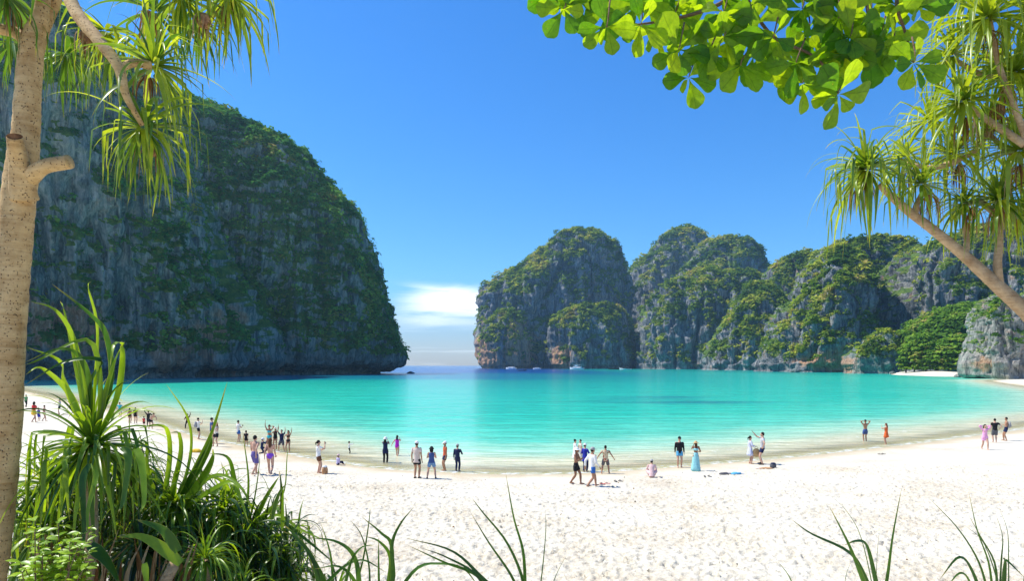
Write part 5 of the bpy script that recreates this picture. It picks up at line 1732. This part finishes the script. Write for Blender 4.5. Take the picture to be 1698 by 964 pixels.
person(1126.7, 776, 724.5, 185, 'man in a black long-sleeved shirt and blue shorts facing the camera', 'stand', ('down', 'down'), top='black', sleeves='long', toplen=1.2, bottom='sky', hat='cap', hatc='black', near=True)
person(1153.8, 782, 732, 5, 'woman in a long turquoise skirt and straw hat with a bare tanned back', 'stand', ('phone', 'hold'), dress=('teal', 0.585), extra='teal', hair='long', hairc='hairb', hat='sun', hatc='straw', fem=True, skin=2, near=True)
r1 = person(1243.8, 770, 723, 90, 'woman in a short blue and white striped dress beside the man pointing out to sea', 'stand', ('down', 'hold'), top='bluestripe', sleeves='long', dress=('bluestripe', 0.30), hair='tail', fem=True, near=True)
person(1264.5, 770.8, 715.7, 290, 'man in a white striped T-shirt and navy shorts raising an arm with a phone', 'wide', ('hip', 'fwdup'), top='stripe', bottom='navy', shoes='black', phone='man in the striped T-shirt', near=True)
# right side
person(1434.9, 735, 696, 0, 'shirtless man in lilac-blue shorts holding both hands on his head in the shallows', 'stand', ('head', 'head'), bottom='denimd', skin=1)
person(1469.5, 738, 702, -40, 'woman in an orange-red swimsuit wrap with long hair in the shallows', 'stand', ('phone', 'chest'), top='orange', sleeves=None, dress=('orange', 0.26), hair='long', hairc='brown', fem=True)
person(1633, 746.5, 703.4, 190, 'woman in a pink top walking at the far right', 'walk', ('head', 'head'), top='pink', sleeves='long', toplen=1.9, bottom='pink', blen='mini', hair='bob', fem=True)
person(1649.7, 734.5, 694, 20, 'man in a black T-shirt with a hand on his hip at the far right', 'stand', ('down', 'hip'), top='black', bottom='grey', blen='knee')
r2 = person(1668.4, 731.7, 691.8, 300, 'shirtless man in dark shorts carrying a backpack at the far right', 'relax', ('chest', 'down'), bottom='navy', skin=1)
# shallows and middle left
person(639, 770.5, 725, 5, 'person in a dark swim suit and white hat standing in the shallows taking a photo', 'stand', ('phone', 'phone'), top='navy', toplen=1.7, bottom='black', blen='long', hair='long', hat='bucket', hatc='white', fem=True)
person(658.5, 760, 721.7, 10, 'woman in a magenta swimsuit with long black hair wading left of the sun glitter', 'walk', ('side', 'phone'), top='magenta', sleeves=None, bottom='magenta', blen='brief', hair='long', fem=True)
person(579, 756, 732.5, 80, 'small child in a white long-sleeved top standing in the shallows', 'stand', ('forward', 'forward'), top='white', sleeves='long', bottom='black', blen='long')
person(560, 772, 752.5, 40, 'little child in a white and violet suit sitting on the sand', 'sit', ('lap', 'down'), top='lilac', sleeves='long', bottom='navy', blen='long', hat='cap', hatc='palepink', H=1.05)
person(395, 734, 697, 40, 'man in a white T-shirt and bright blue shorts looking at his phone', 'stand', ('down', 'chest'), top='white', toplen=1.3, bottom='blue', phone='man in bright blue shorts')
person(408, 742, 714.5, 0, 'boy in a black swim suit standing by the man in bright blue shorts', 'stand', ('down', 'down'), top='black', bottom='black')
person(434, 753, 727, 70, 'person in navy kneeling with a white cap and a camera', 'kneel', ('phone', 'phone'), top='navy', sleeves='long', bottom='navy', blen='long', hat='cap', hatc='white')
person(446.5, 748, 704.5, 180, 'woman in a turquoise bikini with her arms raised at the left of the posing group', 'stand', ('head', 'up'), bottom='turq', blen='brief', extra='turq', fem=True, skin=1)
person(456.5, 746, 709, 180, 'woman in a black swimsuit and pale sun hat in the posing group', 'stand', ('up', 'hip'), top='black', sleeves=None, bottom='black', blen='brief', hat='sun', hatc='cream', hair='long', fem=True, skin=1)
person(467, 749.5, 712, 180, 'person in a dark shirt and grey shorts with both arms raised in the posing group', 'wide', ('up', 'up'), top='navy', bottom='grey', blen='knee')
person(478, 751, 713.6, 180, 'woman in a black bikini raising one arm at the right of the posing group', 'relax', ('up', 'hip'), bottom='black', blen='brief', extra='black', hair='bob', fem=True, skin=1)
person(351, 736, 692.5, 60, 'person with dark hair and blue vest standing behind the screw pine blade', 'stand', ('down', 'down'), top='denimd', bottom='black')
person(358.5, 741, 700, 200, 'woman in a straw hat and sand-coloured wrap behind the screw pine leaves', 'relax', ('chest', 'down'), top='cream', sleeves=None, bottom='black', hat='sun', hatc='straw', hair='long', hairc='hairb', fem=True)
r3 = person(328.5, 729.4, 693, 60, 'person in a pale top and black shorts carrying a grey backpack on the left beach', 'stand', ('chest', 'phone'), top='white', bottom='black', blen='short')
person(311, 712, 685.9, 170, 'person in dark red and black at the water behind a long screw pine blade', 'wide', ('up', 'hold'), top='brown', sleeves='long', bottom='black', blen='long')
person(198.6, 693, 673, 0, 'person in a turquoise shirt standing in the water at the left', 'stand', ('hip', 'hip'), top='turq', bottom='turq', H=1.6)
person(215, 702.5, 677, 0, 'woman with bare back and black shorts left of her dark-haired friend', 'stand', ('down', 'down'), bottom='black', blen='mini', hair='long', fem=True, skin=1)
person(224.5, 703, 676, 0, 'woman with long black hair in a dark top beside her bare-backed friend', 'stand', ('down', 'down'), top='black', bottom='black', blen='mini', hair='long', fem=True)
person(246, 708, 681, 340, 'person in black waving one arm behind the screw pine leaves', 'relax', ('upout', 'hip'), top='black', sleeves='long', bottom='black', blen='long')
person(238.6, 710, 691, 0, 'child in a dark red top among the people at the left water edge', 'stand', ('down', 'down'), top='red', bottom='black')
person(249, 712, 690, 120, 'sunburnt man without shirt bending over at the left water edge', 'bend', ('lap', 'lap'), bottom='black', skin=0, H=1.7)
person(56, 701, 665.7, 20, 'person in a red top and yellow wrap right of the speckled trunk', 'walk', ('down', 'chest'), top='red', dress=('yellow', 0.22), hair='bob', fem=True)
person(64, 699, 677, 10, 'child in dark violet beside the person in a red top', 'stand', ('down', 'down'), top='royal', bottom='royal', blen='knee')
person(73, 699, 672, 30, 'pale woman in a light wrap on the left beach', 'walk', ('down', 'down'), bottom='palepink', blen='mini', extra='palepink', fem=True)
person(99, 688, 661.6, 250, 'dark-haired person in a black and white top far off on the left beach', 'relax', ('head', 'down'), top='stripe', bottom='black')
person(43, 676, 656, 0, 'distant person in a green top and black trousers beside the speckled trunk', 'walk', ('down', 'down'), top='green', bottom='black', blen='long', H=1.6)

# ------------------------------------------------------------------ bags and small things on the sand


def sack(name, label, loc, size, mat, rot=0.0, group=None, flap=None, cat='bag', straps=True):
    t_ = thing(name, label, cat, loc, group)
    t_.rotation_euler = (0, 0, rot)
    sx, sy, sz_ = size
    v_, f_ = ell_tube([(0, 0, 0.03 * sz_), (0, 0, 0.25 * sz_), (0, 0, 0.6 * sz_), (0, 0, 0.9 * sz_), (0, -0.01, sz_)], [sx * .46, sx * .5, sx * .49, sx * .40, sx * .2],
                      [sy * .46, sy * .52, sy * .48, sy * .36, sy * .18], (1, 0, 0), 16)
    v_ = v_ * (1 + 0.06 * fbm(v_ * 9, 2))[:, None]
    add('body', mesh_list('body', [(v_, f_)], [mat]), t_)
    pv_, pf_ = ell_tube([(0, sy * .42, 0.12 * sz_), (0, sy * .52, 0.3 * sz_), (0, sy * .44, 0.5 * sz_)], [sx * .28, sx * .34, sx * .28], [sy * .14, sy * .16, sy * .12], (1, 0, 0), 12)
    add('pocket', mesh_list('pocket', [(pv_, pf_)], [mat]), t_)
    if flap:
        fv_, ff_ = ellipsoid((0, 0, sz_ * .95), (sx * .42, sy * .42, sz_ * .16), 14)
        add('flap', mesh_list('flap', [(fv_, ff_)], [flap]), t_)
    if straps:
        for s in (-1, 1):
            v2, f2 = tube(smooth_path([(s * sx * .25, -sy * .3, sz_ * .9), (s * sx * .3, -sy * .75, sz_ * .6), (s * sx * .25, -sy * .4, sz_ * .15)], 10), 0.012, 6)
            add('strap', mesh_list('strap', [(v2, f2)], [mat]), t_)
    return t_


sack('bag', 'tan bag with a white top standing on the sand by the woman in brown shorts', on_ground(538.5, 787), (0.30, 0.22, 0.38), cloth('tan'), 0.4, flap=cloth('white'))
_, jj, wof, Hh = r2
p_ = wof((0, -0.11, 0.55))
sack('backpack', 'pale grey backpack on the back of the shirtless man at the far right', tuple(p_), (0.30, 0.18, 0.44), cloth('greyc'), math.pi - math.radians(300))
_, jj, wof, Hh = r3
p_ = wof((0, -0.11, 0.55))
sack('backpack', 'grey backpack on the person in a pale top at the left beach', tuple(p_), (0.30, 0.18, 0.44), cloth('greyc'), math.pi - math.radians(60))
# round woven bag
_, jj, wof, Hh = r1
wb = thing('woven_bag', 'round woven straw bag held by the woman in the striped dress', 'bag', tuple(wof((0.05, 0.20, 0.40))))
for nm, rr_, zz_ in (('body', 0.22, 0.0),):
    v_, f_ = ellipsoid((0, 0, 0), (0.21, 0.055, 0.24), 24)
    add('body', mesh_list('body', [(v_, f_)], [cloth('straw')]), wb)
for k in range(4):
    a = np.linspace(0, 2 * math.pi, 29)
    v_, f_ = tube(np.stack([np.cos(a) * 0.05 * (k + 1), 0 * a - 0.052 + 0.010 * k, np.sin(a) * 0.055 * (k + 1)], 1), 0.007, 5, cap=False)
    add('woven_ring', mesh_list('woven_ring', [(v_, f_)], [cloth('khaki')]), wb)
a = np.linspace(0.2, math.pi - 0.2, 12)
v_, f_ = tube(np.stack([np.cos(a) * 0.10, 0 * a, 0.20 + np.sin(a) * 0.14], 1), 0.010, 6)
add('handle', mesh_list('handle', [(v_, f_)], [cloth('khaki')]), wb)


def flip_flops(label, px, py, col, ang=0.3):
    gx_, gy_, gz_ = on_ground(px, py)
    for s, nm in ((-1, 'left one of the '), (1, 'right one of the ')):
        t_ = thing('flip_flop', nm + label, 'sandal', (gx_ + s * 0.12, gy_ + s * 0.03, gz_ + 0.035), 'sandals left on the sand')
        t_.rotation_euler = (0, 0, ang + s * 0.25)
        v_, f_ = ell_tube([(0, -.13, 0), (0, -.06, 0), (0, .06, 0), (0, .13, 0)], [.035, .040, .052, .032], [.012] * 4, (1, 0, 0), 14)
        add('sole', mesh_list('sole', [(v_, f_)], [cloth(col)]), t_)
        v_, f_ = tube(smooth_path([(-.045, -.01, .005), (-.02, .05, .05), (0, .085, .015), (.02, .05, .05), (.045, -.01, .005)], 12), 0.008, 6)
        add('strap', mesh_list('strap', [(v_, f_)], [cloth('black' if col != 'black' else 'grey')]), t_)


flip_flops('red sandals beside the striding person in blue shorts', 1003, 804, 'red', 1.2)
flip_flops('dark sandals lying right of the walking group', 1025, 800, 'black', 0.6)
flip_flops('dark sandals lying on the sand below the woman in orange-red', 1462, 754.6, 'black', 1.3)
flip_flops('dark sandals lying near the crouching person', 1172.6, 792, 'grey', 0.2)


def heap(name, label, px, py, items, cat):
    g_ = on_ground(px, py)
    t_ = thing(name, label, cat, g_)
    for k, (dx, dy, r_, col, nm) in enumerate(items):
        o = lumpy(nm, (dx, dy, r_[2] * 0.5), r_, k + px, t_, cloth(col), n=20, amp=0.5)
    return t_


heap('clothes_pile', 'loose clothes heap with dark and blue pieces on the sand right of the turquoise skirt', 1213, 787.6,
     [(-0.35, 0, (0.24, 0.14, 0.07), 'grey', 'garment'), (-0.1, 0.05, (0.2, 0.12, 0.06), 'greyc', 'garment'), (0.2, -0.05, (0.26, 0.12, 0.08), 'sky', 'garment'), (0.42, 0.03, (0.18, 0.12, 0.05), 'white', 'garment')], 'clothes')
heap('beach_towel', 'crumpled sand-brown towel lying left of the dark round bag', 1270, 778.5, [(0, 0, (0.34, 0.16, 0.06), 'tan', 'towel_fold'), (-0.3, 0.05, (0.2, 0.1, 0.04), 'beige', 'towel_fold')], 'towel')
sack('bag', 'dark round bag set down behind the crumpled towel', on_ground(1282, 777), (0.34, 0.26, 0.26), cloth('grey'), 0.2, straps=False, flap=cloth('navy'))
heap('bag', 'yellow bag lying on the sand behind the screw pine leaves', 325, 750.5, [(0, 0, (0.32, 0.16, 0.14), 'yellow', 'body')], 'bag')

# small pebbles, shells and dry bits on the sand
rng = np.random.RandomState(12)
n = 1400
fy_ = 14.5 + 19 * rng.rand(n) ** 1.2
fx_ = rng.uniform(-0.75, 0.8, n) * fy_
C = np.stack([fx_, fy_, ground(fx_, fy_) + 0.015], 1)
tetra = np.array([[1, 0, -.6], [-.5, .87, -.6], [-.5, -.87, -.6], [0.1, 0, .9]])
rot = rng.uniform(0, 6.28, n)
sc_ = rng.uniform(0.008, 0.024, n) * np.where(rng.rand(n) < 0.06, 2.6, 1)
cr, sr = np.cos(rot)[:, None], np.sin(rot)[:, None]
TV = np.stack([tetra[None, :, 0] * cr - tetra[None, :, 1] * sr * 0.6, tetra[None, :, 0] * sr + tetra[None, :, 1] * cr * 0.6, np.repeat(tetra[None, :, 2] * 0.6, n, 0)], 2) * sc_[:, None, None] + C[:, None, :]
TF = (np.array([[0, 2, 1], [0, 1, 3], [1, 2, 3], [2, 0, 3]])[None] + 4 * np.arange(n)[:, None, None]).reshape(-1, 3)
add('pebbles', mesh_np('pebbles', TV.reshape(-1, 3), TF, smooth=False, mats=[cloth('khaki')]), kind='stuff', label='shell bits and dry twigs scattered on the sand')


# ------------------------------------------------------------------ boats in the bay
def hull(name, L, B, Hh_, mat, root, rise=0.5, nx=18):
    V, F = [], []
    for i in range(nx):
        f = i / (nx - 1)
        w = B / 2 * (1 - max(0, (f - 0.45) / 0.55) ** 2.0) * (0.85 + 0.15 * min(1, f * 4))
        w = max(w, 0.02)
        top_ = Hh_ * (1 + rise * f ** 3)
        x_ = (f - 0.5) * L
        V += [(x_, -w, top_), (x_ - 0.02 * L * f, -w * 0.8, 0.25 * Hh_), (x_ - 0.05 * L * f, 0, -0.25 * Hh_), (x_ - 0.02 * L * f, w * 0.8, 0.25 * Hh_), (x_, w, top_),
              (x_, w * 0.88, top_ - 0.12 * Hh_), (x_, -w * 0.88, top_ - 0.12 * Hh_)]
    for i in range(nx - 1):
        for k in range(7):
            k1 = (k + 1) % 7
            F.append([i * 7 + k, (i + 1) * 7 + k, (i + 1) * 7 + k1, i * 7 + k1])
    F.append(list(range(7))); F.append([(nx - 1) * 7 + k for k in range(6, -1, -1)])
    return add(name, mesh_list(name, [(np.array(V), F)], [mat], smooth=False), root)


def box_part(name, size, loc, mat, root, bev=0.08):
    o = add(name, box_mesh(name, size, bev, mat), root)
    o.location = loc
    return o


WHITE, GLASS = plain('boat_white', (0.80, 0.81, 0.82), 0.35), plain('boat_glass', (0.03, 0.06, 0.09), 0.15)
WOOD = plain('boat_wood', (0.12, 0.06, 0.03), 0.7)


def boat_at(px, py, d, ang):
    p = P(px, py, d)
    return (float(p[0]), float(p[1]), 0.0), math.radians(ang)


def cruiser(label, px, d, L, ang, decks=2):
    loc, a = boat_at(px, 0, d, ang)
    t_ = thing('motor_boat', label, 'boat', loc, 'boats moored below the domed island')
    t_.rotation_euler = (0, 0, a)
    B, hh_ = L * 0.27, L * 0.10
    hull('hull', L, B, hh_, WHITE, t_)
    box_part('cabin', (L * 0.55, B * 0.72, hh_ * 1.1), (-L * 0.06, 0, hh_ * 1.4), WHITE, t_)
    box_part('windscreen', (L * 0.04, B * 0.66, hh_ * 0.6), (L * 0.225, 0, hh_ * 1.55), GLASS, t_)
    for s in (-1, 1):
        for k in range(5):
            box_part('window', (L * 0.075, 0.05, hh_ * 0.42), (-L * 0.28 + k * L * 0.105, s * B * 0.365, hh_ * 1.5), GLASS, t_, 0.01)
    if decks > 1:
        box_part('roof', (L * 0.52, B * 0.8, hh_ * 0.12), (-L * 0.08, 0, hh_ * 3.05), WHITE, t_, 0.04)
        box_part('upper_cabin', (L * 0.2, B * 0.5, hh_ * 0.8), (L * 0.0, 0, hh_ * 2.4), WHITE, t_)
        for sx_ in (-0.3, -0.1, 0.14):
            for s in (-1, 1):
                v_, f_ = tube([(sx_ * L, s * B * 0.36, hh_ * 1.9), (sx_ * L, s * B * 0.36, hh_ * 3.0)], 0.06, 6)
                add('post', mesh_list('post', [(v_, f_)], [WHITE]), t_)
        v_, f_ = tube([(-0.02 * L, 0, hh_ * 3.1), (-0.03 * L, 0, hh_ * 3.9)], 0.07, 6)
        add('mast', mesh_list('mast', [(v_, f_)], [WHITE]), t_)
    return t_


def longtail(label, px, d, L, ang, mat, awn=None):
    loc, a = boat_at(px, 0, d, ang)
    t_ = thing('longtail_boat', label, 'boat', loc, 'boats moored below the domed island')
    t_.rotation_euler = (0, 0, a)
    hull('hull', L, L * 0.16, L * 0.065, mat, t_, rise=1.6)
    v_, f_ = tube(smooth_path([(L * 0.46, 0, L * 0.10), (L * 0.52, 0, L * 0.18), (L * 0.53, 0, L * 0.26)], 8), [0.14, 0.10, 0.06, ] if False else 0.10, 6)
    add('prow', mesh_list('prow', [(v_, f_)], [mat]), t_)
    box_part('awning', (L * 0.45, L * 0.14, 0.08), (-L * 0.05, 0, L * 0.21), awn or WHITE, t_, 0.02)
    for sx_ in (-0.25, 0.15):
        for s in (-1, 1):
            v_, f_ = tube([(sx_ * L, s * L * 0.06, L * 0.06), (sx_ * L, s * L * 0.06, L * 0.21)], 0.05, 6)
            add('post', mesh_list('post', [(v_, f_)], [WOOD]), t_)
    v_, f_ = tube([(-L * 0.42, 0, L * 0.12), (-L * 0.62, 0, 0.0)], 0.06, 6)
    add('tail_shaft', mesh_list('tail_shaft', [(v_, f_)], [WOOD]), t_)


cruiser('white two-deck tour boat, biggest of the boats below the island', 956, 830, 20, 142)
cruiser('white motor boat near the left foot of the island', 847, 880, 17, 140, decks=1)
cruiser('small white boat between the motor boat and the two-deck tour boat', 890, 880, 12, 145, decks=1)
longtail('dark longtail boat with people just off the left foot of the island', 866, 640, 9, 20, WOOD, cloth('denimd'))
longtail('low pale longtail boat right of the two-deck tour boat', 1037, 790, 15, 150, WHITE)
longtail('dim longtail boat lying in the shade at the gap of the far cliffs', 1018, 830, 14, 172, WOOD)

# ------------------------------------------------------------------ haze
V = np.array([[x, y, z] for x in (-6500, 6500) for y in (-6300, 6500) for z in (-20, 420)], dtype=float)
F = [[0, 1, 3, 2], [4, 6, 7, 5], [0, 4, 5, 1], [2, 3, 7, 6], [0, 2, 6, 4], [1, 5, 7, 3]]
hz_m, t = material('haze')
pv = t.n('ShaderNodeVolumePrincipled')
pv.inputs['Color'].default_value = (0.45, 0.78, 1.0, 1)
pv.inputs['Density'].default_value = 0.00012
pv.inputs['Anisotropy'].default_value = 0.35
t.n('ShaderNodeOutputMaterial', in_Volume=pv.outputs[0])
hz = add('haze', mesh_np('haze', V, F, smooth=False, mats=[hz_m]), kind='stuff')
